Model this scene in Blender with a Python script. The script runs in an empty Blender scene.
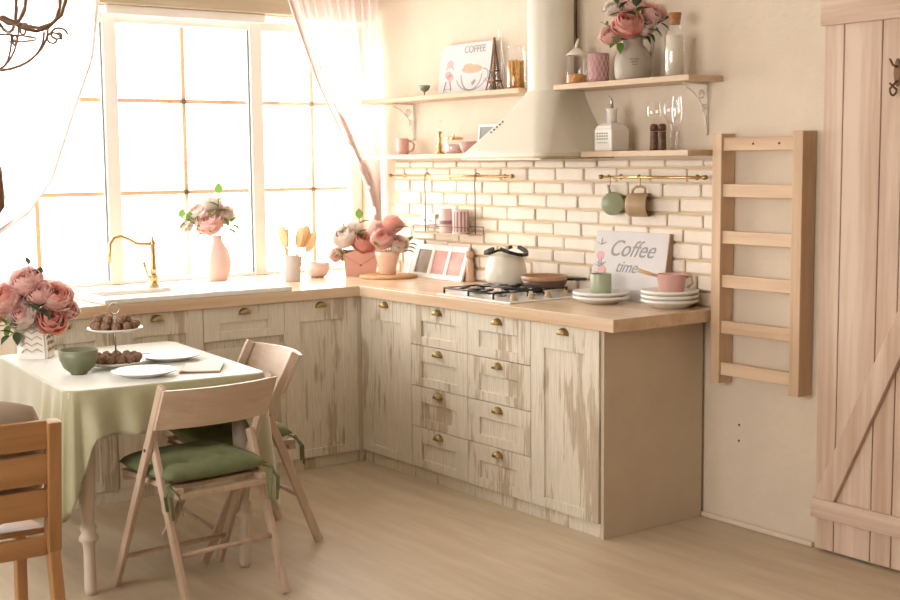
import bpy, bmesh, math, random
from mathutils import Vector, Matrix, Quaternion
PI = math.pi
S = bpy.context.scene
COL = S.collection
# ------------------------------------------------------------------ camera
yaw, pit, rol, fpx = 0.63464, -0.10706, -0.00958, 1298.5
F = Vector((math.sin(yaw)*math.cos(pit), math.cos(yaw)*math.cos(pit), math.sin(pit)))
R0 = Vector((math.cos(yaw), -math.sin(yaw), 0)); U0 = R0.cross(F)
Rv = R0*math.cos(rol)+U0*math.sin(rol); Uv = Rv.cross(F)
cd = bpy.data.cameras.new('camera'); cam = bpy.data.objects.new('camera', cd); COL.objects.link(cam)
M = Matrix((Rv, Uv, -F)).transposed().to_4x4(); M.translation = Vector((-4.1167, -6.4207, 1.5324)); cam.matrix_world = M
cd.sensor_width = 36; cd.lens = fpx*36/900; cd.clip_start = .05; cd.clip_end = 100
cd.dof.use_dof = True; cd.dof.focus_distance = 5.2; cd.dof.aperture_fstop = 5.0
S.camera = cam
# ------------------------------------------------------------------ sky, exposure
SKY = 9.0
w = bpy.data.worlds.new('sky'); S.world = w; w.use_nodes = True
bg = w.node_tree.nodes['Background']; bg.inputs[0].default_value = (1.0, .97, .925, 1); bg.inputs[1].default_value = SKY
S.view_settings.view_transform = 'Standard'; S.view_settings.look = 'None'; S.view_settings.gamma = 1
S.view_settings.use_curve_mapping = False; S.view_settings.exposure = 0.4
def portal(name, loc, rot, sx, sy):
    l = bpy.data.lights.new(name, 'AREA'); l.shape = 'RECTANGLE'; l.size = sx; l.size_y = sy
    l.cycles.is_portal = True
    o = bpy.data.objects.new(name, l); o.location = loc; o.rotation_euler = rot; COL.objects.link(o)
portal('sky_portal_window', (-1.6, .12, 1.6), (-PI/2, 0, 0), 3.2, 1.5)
portal('sky_portal_fill_left', (-5.42, -3.0, 1.65), (0, -PI/2, 0), 1.4, 3.0)  # fill from the left, through the added side window
# ------------------------------------------------------------------ helpers
def lin(c):
    return tuple((x/12.92 if x <= .04045 else ((x+.055)/1.055)**2.4) for x in c)
def hx(h, a=1):
    h = h.lstrip('#'); return (*lin([int(h[i:i+2], 16)/255 for i in (0, 2, 4)]), a)
def newmat(name):
    m = bpy.data.materials.new(name); m.use_nodes = True; nt = m.node_tree
    return m, nt, nt.nodes['Principled BSDF']
def nd(nt, t, **k):
    n = nt.nodes.new(t)
    for a, b in k.items():
        if a in n.inputs: n.inputs[a].default_value = b
        else: setattr(n, a, b)
    return n
def coords(nt, scale=(1, 1, 1), rnd=True):
    tc = nd(nt, 'ShaderNodeTexCoord'); mp = nd(nt, 'ShaderNodeMapping'); mp.inputs['Scale'].default_value = scale
    nt.links.new(tc.outputs['Object'], mp.inputs['Vector'])
    if rnd:
        oi = nd(nt, 'ShaderNodeObjectInfo'); mu = nd(nt, 'ShaderNodeMath', operation='MULTIPLY'); mu.inputs[1].default_value = 37.0
        nt.links.new(oi.outputs['Random'], mu.inputs[0]); nt.links.new(mu.outputs[0], mp.inputs['Location'])
    return mp.outputs['Vector']
def noise(nt, v, scale, detail=3, rough=.55):
    n = nd(nt, 'ShaderNodeTexNoise'); n.inputs['Scale'].default_value = scale; n.inputs['Detail'].default_value = detail
    n.inputs['Roughness'].default_value = rough; nt.links.new(v, n.inputs['Vector']); return n.outputs['Fac']
def ramp(nt, f, stops):
    r = nd(nt, 'ShaderNodeValToRGB'); e = r.color_ramp.elements
    while len(e) < len(stops): e.new(.5)
    for q, (p, c) in zip(e, stops): q.position = p; q.color = c
    nt.links.new(f, r.inputs[0]); return r.outputs['Color']
def mix(nt, f, a, b):
    m = nd(nt, 'ShaderNodeMix', data_type='RGBA')
    for s, v in ((0, f), (6, a), (7, b)):
        if hasattr(v, 'links') or isinstance(v, bpy.types.NodeSocket): nt.links.new(v, m.inputs[s])
        else: m.inputs[s].default_value = v
    return m.outputs[2]
def bump(nt, b, f, st=.3, dist=.01):
    n = nd(nt, 'ShaderNodeBump'); n.inputs['Strength'].default_value = st; n.inputs['Distance'].default_value = dist
    nt.links.new(f, n.inputs['Height']); nt.links.new(n.outputs[0], b.inputs['Normal'])
W4 = (1, 1, 1, 1); K4 = (0, 0, 0, 1)
def plain(name, h, rough=.5, metal=0, var=.06, scale=8, **kw):
    m, nt, b = newmat(name); c = hx(h)
    v = coords(nt); f = noise(nt, v, scale)
    c2 = tuple(x*(1-var*2.2) for x in c[:3])+(1,)
    nt.links.new(ramp(nt, f, [(.3, c2), (.7, c)]), b.inputs['Base Color'])
    b.inputs['Roughness'].default_value = rough; b.inputs['Metallic'].default_value = metal
    for k, x in kw.items(): b.inputs[k.replace('_', ' ')].default_value = x
    return m
def wood(name, h1, h2, axis='z', rough=.5, grain=60, knots=False, st=.1, contrast=1.0):
    m, nt, b = newmat(name)
    sc = {'x': (.05, 1, 1), 'y': (1, .05, 1), 'z': (1, 1, .05)}[axis]
    v = coords(nt, sc); f = noise(nt, v, grain, 4, .6); g = noise(nt, v, grain*.18, 2)
    a = nd(nt, 'ShaderNodeMath', operation='MULTIPLY_ADD'); nt.links.new(f, a.inputs[0]); a.inputs[1].default_value = .55; nt.links.new(g, a.inputs[2])
    s = nd(nt, 'ShaderNodeMath', operation='SUBTRACT'); nt.links.new(a.outputs[0], s.inputs[0]); s.inputs[1].default_value = .27
    c = ramp(nt, s.outputs[0], [(.5-.22/contrast, hx(h2)), (.5+.2/contrast, hx(h1))])
    nt.links.new(c, b.inputs['Base Color']); b.inputs['Roughness'].default_value = rough; bump(nt, b, f, st, .004)
    return m
def glass(name, h='#FFFFFF', rough=.02, alpha=.18):
    m, nt, b = newmat(name); out = nt.nodes['Material Output']
    g = nd(nt, 'ShaderNodeBsdfGlossy'); g.inputs['Color'].default_value = (1, 1, 1, 1); g.inputs['Roughness'].default_value = rough
    t = nd(nt, 'ShaderNodeBsdfTransparent'); c = hx(h); t.inputs['Color'].default_value = c
    fr = nd(nt, 'ShaderNodeLayerWeight'); fr.inputs['Blend'].default_value = .25
    mm = nd(nt, 'ShaderNodeMath', operation='MULTIPLY_ADD'); nt.links.new(fr.outputs['Facing'], mm.inputs[0]); mm.inputs[1].default_value = .55; mm.inputs[2].default_value = .05
    mx = nd(nt, 'ShaderNodeMixShader'); nt.links.new(mm.outputs[0], mx.inputs[0]); nt.links.new(t.outputs[0], mx.inputs[1]); nt.links.new(g.outputs[0], mx.inputs[2])
    nt.links.new(mx.outputs[0], out.inputs[0]); return m
def petalmat(name, h, tr=.55):
    m, nt, b = newmat(name); out = nt.nodes['Material Output']; c = hx(h)
    v = coords(nt); col = ramp(nt, noise(nt, v, 3, 2), [(.3, tuple(x*.88 for x in c[:3])+(1,)), (.7, c)])
    t = nd(nt, 'ShaderNodeBsdfTranslucent'); nt.links.new(col, t.inputs['Color']); nt.links.new(col, b.inputs['Base Color']); b.inputs['Roughness'].default_value = .6
    mx = nd(nt, 'ShaderNodeMixShader'); mx.inputs[0].default_value = tr; nt.links.new(b.outputs[0], mx.inputs[1]); nt.links.new(t.outputs[0], mx.inputs[2]); nt.links.new(mx.outputs[0], out.inputs[0])
    return m
def sheer(name, h, opac):
    m, nt, b = newmat(name); out = nt.nodes['Material Output']
    t = nd(nt, 'ShaderNodeBsdfTransparent'); tr = nd(nt, 'ShaderNodeBsdfTranslucent'); df = nd(nt, 'ShaderNodeBsdfDiffuse')
    tr.inputs['Color'].default_value = hx(h); df.inputs['Color'].default_value = hx(h)
    a = nd(nt, 'ShaderNodeMixShader'); a.inputs[0].default_value = .75; nt.links.new(tr.outputs[0], a.inputs[1]); nt.links.new(df.outputs[0], a.inputs[2])
    lw = nd(nt, 'ShaderNodeLayerWeight'); lw.inputs['Blend'].default_value = .5
    mm = nd(nt, 'ShaderNodeMath', operation='MULTIPLY_ADD', use_clamp=True); nt.links.new(lw.outputs['Facing'], mm.inputs[0]); mm.inputs[1].default_value = .3; ad = nd(nt, 'ShaderNodeMath', operation='MULTIPLY_ADD', use_clamp=True); at = nd(nt, 'ShaderNodeAttribute', attribute_name='gather'); nt.links.new(at.outputs['Fac'], ad.inputs[0]); ad.inputs[1].default_value = .55; ad.inputs[2].default_value = opac; nt.links.new(ad.outputs[0], mm.inputs[2])
    mx = nd(nt, 'ShaderNodeMixShader'); nt.links.new(mm.outputs[0], mx.inputs[0]); nt.links.new(t.outputs[0], mx.inputs[1]); nt.links.new(a.outputs[0], mx.inputs[2])
    nt.links.new(mx.outputs[0], out.inputs[0]); return m

def distressed():
    m, nt, b = newmat('whitewashed_wood')
    v = coords(nt, (1, 1, .055)); v2 = coords(nt, (1, 1, .3))
    st = noise(nt, v, 52, 6, .7); pt = noise(nt, v2, 6, 3, .6); fine = noise(nt, v, 170, 2)
    base = ramp(nt, fine, [(.35, hx('#D9CEB9')), (.6, hx('#E9E0D0'))])
    base = mix(nt, ramp(nt, noise(nt, v2, 4, 2), [(.4, K4), (.65, (.6, .6, .6, 1))]), base, hx('#DBD4C2'))
    a = nd(nt, 'ShaderNodeMath', operation='MULTIPLY_ADD'); nt.links.new(pt, a.inputs[0]); a.inputs[1].default_value = 1.25; s0 = nd(nt, 'ShaderNodeMath', operation='MULTIPLY'); s0.inputs[1].default_value = .8; nt.links.new(st, s0.inputs[0]); nt.links.new(s0.outputs[0], a.inputs[2])
    s = nd(nt, 'ShaderNodeMath', operation='SUBTRACT'); nt.links.new(a.outputs[0], s.inputs[0]); s.inputs[1].default_value = .6
    mask = ramp(nt, s.outputs[0], [(.49, K4), (.56, (.62, .62, .62, 1))])
    br = ramp(nt, fine, [(.3, hx('#97805F')), (.7, hx('#B9A384'))])
    nt.links.new(mix(nt, mask, base, br), b.inputs['Base Color']); b.inputs['Roughness'].default_value = .55
    bump(nt, b, st, .15, .004); return m

MT = {}
MT['cab'] = distressed()
MT['panel'] = plain('end_panel_paint', '#D3C4AC', .6, var=.04, scale=5)
MT['top'] = wood('butcher_block_oak', '#E6CEB2', '#D0B08E', 'y', .24, 45, contrast=1.1)
MT['topx'] = wood('butcher_block_oak_cross', '#E6CEB2', '#D0B08E', 'x', .24, 45, contrast=1.1)
MT['shelf'] = wood('pale_shelf_wood', '#DAC3A6', '#C0A384', 'y', .5, 40)
MT['ladder'] = wood('bare_pine', '#E2C6A8', '#C2A07E', 'z', .6, 50)
MT['laddery'] = wood('bare_pine_cross', '#E2C6A8', '#C2A07E', 'y', .6, 50)
MT['door'] = wood('limed_pine_planks', '#E2CBB8', '#C4A48C', 'z', .6, 45, contrast=1.3)
MT['doory'] = wood('limed_pine_rail', '#E2CBB8', '#C4A48C', 'y', .6, 45, contrast=1.3)
MT['chairw'] = wood('pale_beech', '#D8C2AE', '#BFA690', 'z', .4, 60)
MT['orange'] = wood('honey_pine', '#B98A5B', '#986C40', 'z', .4, 45)
MT['orangex'] = wood('honey_pine_cross', '#B98A5B', '#986C40', 'x', .4, 45)
MT['white'] = plain('white_gloss_paint', '#F1EEE8', .35, var=.02)
MT['tableleg'] = plain('cream_table_paint', '#DDD0BE', .45, var=.03)
MT['ceramic'] = plain('white_ceramic', '#F5F2EC', .18, var=.01)
MT['cream'] = plain('cream_enamel', '#EAE3D2', .28, var=.02)
MT['hood'] = plain('cream_metal_enamel', '#E1DBCC', .38, var=.015)
MT['pink'] = plain('dusty_pink_glaze', '#DFB0A6', .35, var=.03)
MT['mauve'] = plain('mauve_glaze', '#BC8A8C', .4, var=.03)
MT['pinklight'] = plain('blush_pink_glaze', '#EFD3CD', .35, var=.03)
MT['pinktin'] = plain('blush_tin', '#EABAAC', .45, var=.03)
MT['green'] = plain('sage_glaze', '#AAB596', .3, var=.04)
MT['bowlgreen'] = plain('sage_stoneware', '#868A70', .35, var=.06)
MT['beige'] = plain('beige_glaze', '#C0A684', .35, var=.04)
MT['grey'] = plain('taupe_stoneware', '#B5AA9C', .5, var=.05)
MT['brass'] = plain('aged_brass', '#B39A6C', .42, 1, var=.15)
MT['gold'] = plain('polished_brass', '#DDBD86', .25, 1, var=.06)
MT['iron'] = plain('dark_bronze_iron', '#80624A', .5, .6, var=.1)
MT['black'] = plain('black_iron', '#2A2825', .45, .3, var=.1)
MT['steel'] = plain('brushed_steel', '#B8B4AE', .3, 1, var=.05)
MT['cork'] = plain('cork', '#B0784C', .8, var=.15, scale=60)
MT['pasta'] = plain('dry_pasta', '#F2B455', .6, var=.2, scale=90)
MT['orangefill'] = plain('orange_candies', '#EBA95E', .6, var=.25, scale=120)
MT['choc'] = plain('dusted_truffle', '#A98468', .8, var=.3, scale=120)
MT['pan'] = plain('dark_brown_pan', '#5A4238', .4, var=.05)
MT['panin'] = plain('copper_pan_rim', '#B98D6B', .4, var=.05)
MT['spoon'] = wood('pale_spoon_wood', '#EBCB9C', '#D8AE7A', 'z', .5, 50)
MT['trivet'] = wood('round_board_wood', '#E3BE90', '#C99A68', 'x', .5, 40)
MT['leaf'] = petalmat('leaf_green', '#6E8F42', .35)
MT['leafdark'] = petalmat('dark_leaf_green', '#46583A', .2)
MT['stem'] = plain('stem_green', '#74874F', .6)
MT['roseA'] = petalmat('pale_pink_petal', '#FFE2DC')
MT['roseB'] = petalmat('coral_pink_petal', '#FCCBBF')
MT['roseC'] = petalmat('cream_petal', '#FFF6F0')
MT['glass'] = glass('clear_glass')
MT['window_glass'] = glass('window_pane_glass')
MT['sheer'] = sheer('white_sheer_voile', '#FFFCFA', .45)
MT['sheerpink'] = sheer('pink_sheer_voile', '#FDF1EC', .40)
MT['cloth'] = plain('sage_green_linen', '#A5A17C', .5, var=.03, scale=20, Sheen_Weight=1.0)
MT['cushion'] = plain('moss_green_cotton', '#7B8460', .9, var=.08, scale=25)
MT['pillow'] = plain('taupe_cotton', '#B5A18F', .9, var=.06, scale=12)
MT['napkin'] = plain('white_paper_napkin', '#F4ECE4', .8, var=.03)
MT['napred'] = plain('brown_card_cover', '#9C7058', .7, var=.05)
MT['canvas'] = plain('pale_grey_canvas', '#DCD8D8', .8, var=.03)
MT['canvasside'] = plain('canvas_edge_brown', '#A98E70', .8, var=.03)
MT['ink'] = plain('grey_ink', '#A3A2A6', .8)
MT['inkpink'] = plain('pink_ink', '#E8B4B4', .8)
MT['inkpeach'] = plain('peach_ink', '#EFB79C', .8)
MT['inkdark'] = plain('dark_slate_ink', '#6A6A70', .8)
MT['plaster'] = None
def plaster(name, h):
    m, nt, b = newmat(name); v = coords(nt, (1, 1, 1), False)
    f = noise(nt, v, 3, 5, .6); g = noise(nt, v, 14, 4)
    c = hx(h); c2 = tuple(x*.93 for x in c[:3])+(1,)
    nt.links.new(ramp(nt, f, [(.35, c2), (.65, c)]), b.inputs['Base Color']); b.inputs['Roughness'].default_value = .8
    bump(nt, b, g, .35, .02); return m
MT['plaster'] = plaster('cream_plaster', '#E2D3BF')
MT['wallpink'] = plaster('blush_plaster', '#C9A58C')
MT['ceil'] = plaster('white_ceiling_paint', '#F2EEE6')
MT['brick'] = plaster('white_painted_brick', '#F4E9DA')
MT['mortar'] = plaster('tan_mortar', '#E0CAA6')
def floor_mat():
    m, nt, b = newmat('pale_vinyl_planks')
    v = coords(nt, (1, .12, 1), False)
    f = noise(nt, v, 14, 5, .6)
    tc = nd(nt, 'ShaderNodeTexCoord'); v0 = tc.outputs['Object']
    blotch = noise(nt, v0, 2.2, 4, .6)
    c = ramp(nt, f, [(.3, hx('#B8A68C')), (.7, hx('#D0C0A6'))])
    c = mix(nt, ramp(nt, blotch, [(.4, K4), (.7, (.4, .4, .4, 1))]), c, hx('#BBA78C'))
    nt.links.new(c, b.inputs['Base Color']); b.inputs['Roughness'].default_value = .42; bump(nt, b, f, .05, .003); return m
MT['floor'] = floor_mat()

def empty(name, loc=(0, 0, 0), rz=0, label=None, cat=None, group=None):
    o = bpy.data.objects.new(name, None); COL.objects.link(o); o.location = loc; o.rotation_euler = (0, 0, rz)
    o.empty_display_size = .05
    tag(o, label, cat, group); return o
def tag(o, label=None, cat=None, group=None, kind=None):
    if label: o['label'] = label
    if cat: o['category'] = cat
    if group: o['group'] = group
    if kind: o['kind'] = kind
    return o
def obj(name, bm, mat, parent=None, smooth=False, loc=None, rot=None, solid=None, sub=0, mats=None):
    bmesh.ops.recalc_face_normals(bm, faces=bm.faces)
    me = bpy.data.meshes.new(name); bm.to_mesh(me); bm.free()
    for mm in (mats or [mat]): me.materials.append(MT[mm] if isinstance(mm, str) else mm)
    if smooth:
        for p in me.polygons: p.use_smooth = True
        if smooth == 'auto':
            try: me.set_sharp_from_angle(angle=math.radians(40))
            except Exception: pass
    o = bpy.data.objects.new(name, me); COL.objects.link(o)
    if parent: o.parent = parent
    if loc: o.location = loc
    if rot: o.rotation_euler = rot
    if solid:
        s = o.modifiers.new('thickness', 'SOLIDIFY'); s.thickness = solid; s.offset = 0
    if sub:
        s = o.modifiers.new('smooth', 'SUBSURF'); s.levels = sub; s.render_levels = sub
    return o
def B(): return bmesh.new()
def box(bm, x0, x1, y0, y1, z0, z1, bev=0, mi=0, mtx=None):
    c = Vector(((x0+x1)/2, (y0+y1)/2, (z0+z1)/2)); m = Matrix.Translation(c) @ Matrix.Diagonal((abs(x1-x0), abs(y1-y0), abs(z1-z0), 1))
    if mtx is not None: m = mtx @ m
    r = bmesh.ops.create_cube(bm, size=1, matrix=m); vs = r['verts']
    fs = {f for v in vs for f in v.link_faces}
    for f in fs: f.material_index = mi
    if bev:
        es = list({e for v in vs for e in v.link_edges})
        r2 = bmesh.ops.bevel(bm, geom=es, offset=bev, segments=2, affect='EDGES', profile=.5)
        for f in r2['faces']: f.material_index = mi
    return bm
def bar(bm, a, b, w, t, bev=0, up=(0, 0, 1), mi=0):
    "box from a to b, w wide across, t thick"
    a = Vector(a); b = Vector(b); z = (b-a); L = z.length; z.normalize(); u = Vector(up)
    if abs(z.dot(u)) > .99: u = Vector((0, 1, 0))
    x = u.cross(z).normalized(); y = z.cross(x)
    m = Matrix((x, y, z)).transposed().to_4x4(); m.translation = (a+b)/2
    return box(bm, -w/2, w/2, -t/2, t/2, -L/2, L/2, bev, mi, m)
def tube(bm, pts, r, n=8, closed=False, mi=0):
    pts = [Vector(p) for p in pts]; N = len(pts); rs = r if isinstance(r, (list, tuple)) else [r]*N
    rings = []; prev = None
    for i, p in enumerate(pts):
        if closed: t = pts[(i+1) % N]-pts[i-1]
        else: t = pts[min(i+1, N-1)]-pts[max(i-1, 0)]
        if t.length < 1e-9: t = Vector((0, 0, 1))
        t.normalize()
        if prev is None:
            u = Vector((0, 0, 1)) if abs(t.z) < .9 else Vector((1, 0, 0)); x = u.cross(t).normalized()
        else:
            x = (prev - t*prev.dot(t)).normalized()
        prev = x; y = t.cross(x)
        rings.append([bm.verts.new(p+(x*math.cos(2*PI*k/n)+y*math.sin(2*PI*k/n))*rs[i]) for k in range(n)])
    for i in range(N if closed else N-1):
        a = rings[i]; b = rings[(i+1) % N]
        for k in range(n):
            f = bm.faces.new((a[k], a[(k+1) % n], b[(k+1) % n], b[k])); f.material_index = mi; f.smooth = True
    if not closed:
        for rr in (rings[0], rings[-1]):
            try: bm.faces.new(rr).material_index = mi
            except Exception: pass
    return bm
def lathe(bm, prof, n=32, c=(0, 0, 0), mi=0, mtx=None, rmod=None):
    rings = []
    for (r, z) in prof:
        if r < 1e-5: rings.append([bm.verts.new(Vector((c[0], c[1], c[2]+z)))])
        else:
            rr = []
            for k in range(n):
                a = 2*PI*k/n; q = r*(rmod(a, z) if rmod else 1)
                rr.append(bm.verts.new(Vector((c[0]+q*math.cos(a), c[1]+q*math.sin(a), c[2]+z))))
            rings.append(rr)
    for a, b in zip(rings, rings[1:]):
        for k in range(n):
            k2 = (k+1) % n
            if len(a) == 1 and len(b) == 1: continue
            if len(a) == 1: vs = (a[0], b[k2], b[k])
            elif len(b) == 1: vs = (a[k], a[k2], b[0])
            else: vs = (a[k], a[k2], b[k2], b[k])
            f = bm.faces.new(vs); f.material_index = mi; f.smooth = True
    if mtx is not None:
        vs = [v for r in rings for v in r]; bmesh.ops.transform(bm, matrix=mtx, verts=vs)
    return bm
def prism(bm, poly, z0, z1, mtx=None, mi=0):
    a = [bm.verts.new(Vector((x, y, z0))) for x, y in poly]; b = [bm.verts.new(Vector((x, y, z1))) for x, y in poly]
    fs = [bm.faces.new(a[::-1]), bm.faces.new(b)]
    n = len(poly)
    for i in range(n): fs.append(bm.faces.new((a[i], a[(i+1) % n], b[(i+1) % n], b[i])))
    for f in fs: f.material_index = mi
    if mtx is not None: bmesh.ops.transform(bm, matrix=mtx, verts=a+b)
    return bm
def arc(c, r, a0, a1, n=12, plane='xz'):
    out = []
    for i in range(n+1):
        a = a0+(a1-a0)*i/n; u, v = r*math.cos(a), r*math.sin(a)
        out.append({'xz': (c[0]+u, c[1], c[2]+v), 'yz': (c[0], c[1]+u, c[2]+v), 'xy': (c[0]+u, c[1]+v, c[2])}[plane])
    return out
def text(name, s, size, mat, parent, loc, rot, shear=0, ext=.0006):
    cu = bpy.data.curves.new(name, 'FONT'); cu.body = s; cu.size = size; cu.shear = shear; cu.extrude = ext; cu.align_x = 'CENTER'; cu.align_y = 'CENTER'
    t = bpy.data.objects.new(name, cu); COL.objects.link(t)
    dg = bpy.context.evaluated_depsgraph_get(); me = bpy.data.meshes.new_from_object(t.evaluated_get(dg))
    bpy.data.objects.remove(t); me.materials.clear(); me.materials.append(MT[mat])
    o = bpy.data.objects.new(name, me); COL.objects.link(o); o.parent = parent; o.location = loc; o.rotation_euler = rot
    return o
def copy_tree(o, parent=None):
    c = o.copy(); COL.objects.link(c); c.parent = parent
    for ch in o.children: copy_tree(ch, c)
    return c
def struct(name, bm, mat, **k):
    o = obj(name, bm, mat, **k)
    if o.parent is None: o['kind'] = 'structure'
    return o

# ------------------------------------------------------------------ the room (x=0 brick wall on the right, y=0 window wall)
XL, YR, HC = -5.4, -8.1, 2.75
struct('floor', box(B(), XL, 0, YR, 0, -.1, 0), 'floor')
struct('ceiling', box(B(), XL, 0, YR, 0, HC, HC+.1), 'ceil')
struct('wall_right', box(B(), 0, .15, YR, .2, -.1, HC+.1), 'plaster')
WX0, WX1, WZ0, WZ1 = -3.2, -.02, .91, 2.30
bm = B(); box(bm, WX0, 0, 0, .2, -.1, .865); box(bm, XL-.15, WX0, 0, .2, -.1, HC+.1); box(bm, WX0, 0, 0, .2, 2.33, HC+.1)
struct('wall_window', bm, 'plaster')
struct('trim_1', box(B(), WX0, 0, -.0, .2, .866, .906, .003), 'white')     # window board
bm = B(); box(bm, XL-.15, XL, YR, -4.5, -.1, HC+.1); box(bm, XL-.15, XL, -1.5, 0, -.1, HC+.1); box(bm, XL-.15, XL, -4.5, -1.5, -.1, .95); box(bm, XL-.15, XL, -4.5, -1.5, 2.35, HC+.1)
struct('wall_left', bm, 'wallpink')
bm = B(); box(bm, XL-.15, .15, YR-.15, YR, -.1, HC+.1)
struct('wall_rear', bm, 'wallpink')

def window(idx, origin, rz, x0, x1, z0, z1, mullions, muntx, muntz, yf=0.0):
    r = empty('window_%d' % idx, origin, rz); r['kind'] = 'structure'
    bm = B(); fw = .075
    box(bm, x0, x1, yf, yf+.07, z1-.05, z1, .004); box(bm, x0, x1, yf, yf+.07, z0, z0+.02, .004)
    for m in mullions: box(bm, m-fw/2, m+fw/2, yf-.01, yf+.07, z0, z1, .006)
    obj('window_frame', bm, 'white', r)
    bm = B()
    for m in mullions[:-1]: box(bm, m-fw/2-.009, m-fw/2, yf+.005, yf+.02, z0+.02, z1-.05)
    obj('gasket', bm, plain('grey_rubber_gasket', '#8A9090', .6), r)
    bm = B()
    for x in muntx: box(bm, x-.0115, x+.0115, yf+.045, yf+.058, z0+.02, z1-.05)
    for z in muntz: box(bm, x0, x1, yf+.045, yf+.058, z-.0115, z+.0115)
    obj('glazing_bar', bm, plain('tan_glazing_bar', '#CFA075', .5), r)
    bm = B(); box(bm, x0, x1, yf+.036, yf+.040, z0+.02, z1-.05)
    obj('pane', bm, 'window_glass', r)
    return r
window(1, (0, 0, 0), 0, WX0, -.005, .907, 2.30, [-3.16, -2.385, -1.516, -.678, -.04], [-2.77, -1.905, -1.09, -.30], [1.377, 1.86], .03)
window(2, (XL, -4.5, 0), PI/2, 0, 3.0, .95, 2.35, [.04, 1.0, 2.0, 2.96], [.5, 1.5, 2.5], [1.4, 1.86], .03)  # unseen side window, added and sized to give fill light from the left
struct('trim_2', box(B(), WX0, -.35, -.055, -.001, 2.335, 2.46, .006), wood('header_board_wood', '#CDBFA8', '#B9A88C', 'x', .6, 40))  # board over the window
# blind roll cassette
struct('trim_3', box(B(), -1.55, -.64, -.03, 0.0, 2.285, 2.334, .006), 'white')

# brick splashback, real bricks
rnd = random.Random(4)
bm = B(); zc = .912; row = 0
box(bm, -.006, -.001, -2.74, -.34, .909, 1.527, mi=1)
while zc < 1.51:
    h = .056; y = -.34 - (0 if row % 2 else .1) ; first = True
    yy = -2.74
    off = rnd.uniform(-.02, .02)+(.105 if row % 2 else 0)
    y = -2.74-off
    while y < -.345:
        L = .205+rnd.uniform(-.015, .012); a = max(y, -2.74); b_ = min(y+L, -.342)
        if b_-a > .03:
            z1 = min(zc+h+rnd.uniform(-.004, .003), 1.525)
            tk = .016+rnd.uniform(-.003, .004)
            n0 = len(bm.verts); box(bm, -tk, -.004, a, b_, zc+rnd.uniform(-.002, .003), z1, .008)
            for v_ in list(bm.verts)[n0:]: v_.co += Vector((rnd.uniform(-.0015, .0015), rnd.uniform(-.002, .002), rnd.uniform(-.002, .002)))
        y += L+.009
    zc += h+.009; row += 1
o = struct('trim_4', bm, 'brick', mats=['brick', 'mortar'])
struct('baseboard_right', box(B(), -.02, -.001, -3.245, -2.66, 0, .022, .006), 'plaster')

# sliding barn door
d = empty('door_1', (0, -3.267, 0)); d['kind'] = 'structure'
seams = [0, -.09, -.255, -.345, -.52, -.62, -.80, -.98]
bm = B()
for a, b_ in zip(seams, seams[1:]): box(bm, -.034, -.012, b_+.002, a-.002, .012, 2.16, .003)
obj('plank_panel', bm, 'door', d)
for z0, z1 in ((.14, .215), (2.02, 2.16)):
    obj('rail', box(B(), -.056, -.0345, -.98, .004, z0, z1, .003), 'doory', d)
bm = B(); bar(bm, (-.0455, -.035, .175), (-.0455, -.95, 2.14), .085, .02, .003, up=(1, 0, 0))
# trim the brace ends flush between the two rails
for z, nz in ((.217, -1), (2.018, 1)):
    g = bm.verts[:]+bm.edges[:]+bm.faces[:]
    r = bmesh.ops.bisect_plane(bm, geom=g, plane_co=(0, 0, z), plane_no=(0, 0, nz), clear_outer=True)
    es = [e for e in r['geom_cut'] if isinstance(e, bmesh.types.BMEdge)]
    if es: bmesh.ops.edgeloop_fill(bm, edges=es)
obj('diagonal_brace', bm, wood('limed_pine_brace', '#E2CBB8', '#C4A48C', 'z', .6, 45, contrast=1.3), d)
hk = empty('coat_hook', (-.035, -3.59, 1.80), 0, 'dark cast iron double coat hook screwed to the pink wooden door', 'hook')
bm = B()
pl = [(.014*math.cos(a)*(1-.15*math.sin(a*2)**2), .05*math.sin(a)) for a in [2*PI*i/20 for i in range(20)]]
prism(bm, [(x, y) for x, y in pl], 0, .006, Matrix(((0, 0, -1, 0), (1, 0, 0, 0), (0, 1, 0, .03), (0, 0, 0, 1))))
obj('back_plate', bm, 'iron', hk)
bm = B(); tube(bm, [(-.006, 0, .0)]+[(-.006-.02-.02*math.cos(a)+.0, 0.0, -.03+.022*math.sin(a)) for a in [0, -.6, -1.2, -1.8, -2.5, -3.1]]+[(-.046, .0, -.01)], .004)
tube(bm, [(-.006, 0, .05), (-.03, 0, .055), (-.05, 0, .075)], .004)
obj('hook', bm, 'iron', hk, smooth=True)
tag(obj('lamp_cable', tube(B(), [(-.005, -1.845, 2.70), (-.005, -1.845, 2.4), (-.005, -1.845, 2.09)], .0022), 'iron'), 'thin dark cord hanging down the wall right of the hood chimney', 'cable')
nh = empty('wall_plug', (0, -2.85, .36), 0, 'pair of small dark screw holes in plaster under the wooden ladder rack', 'screws')
for z in (0, .067): obj('screw', lathe(B(), [(0, 0), (.005, 0), (.004, .003), (0, .004)], 10, mtx=Matrix.Translation((0, 0, z)) @ Matrix.Rotation(-PI/2, 4, 'Y')), 'iron', nh)

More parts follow.
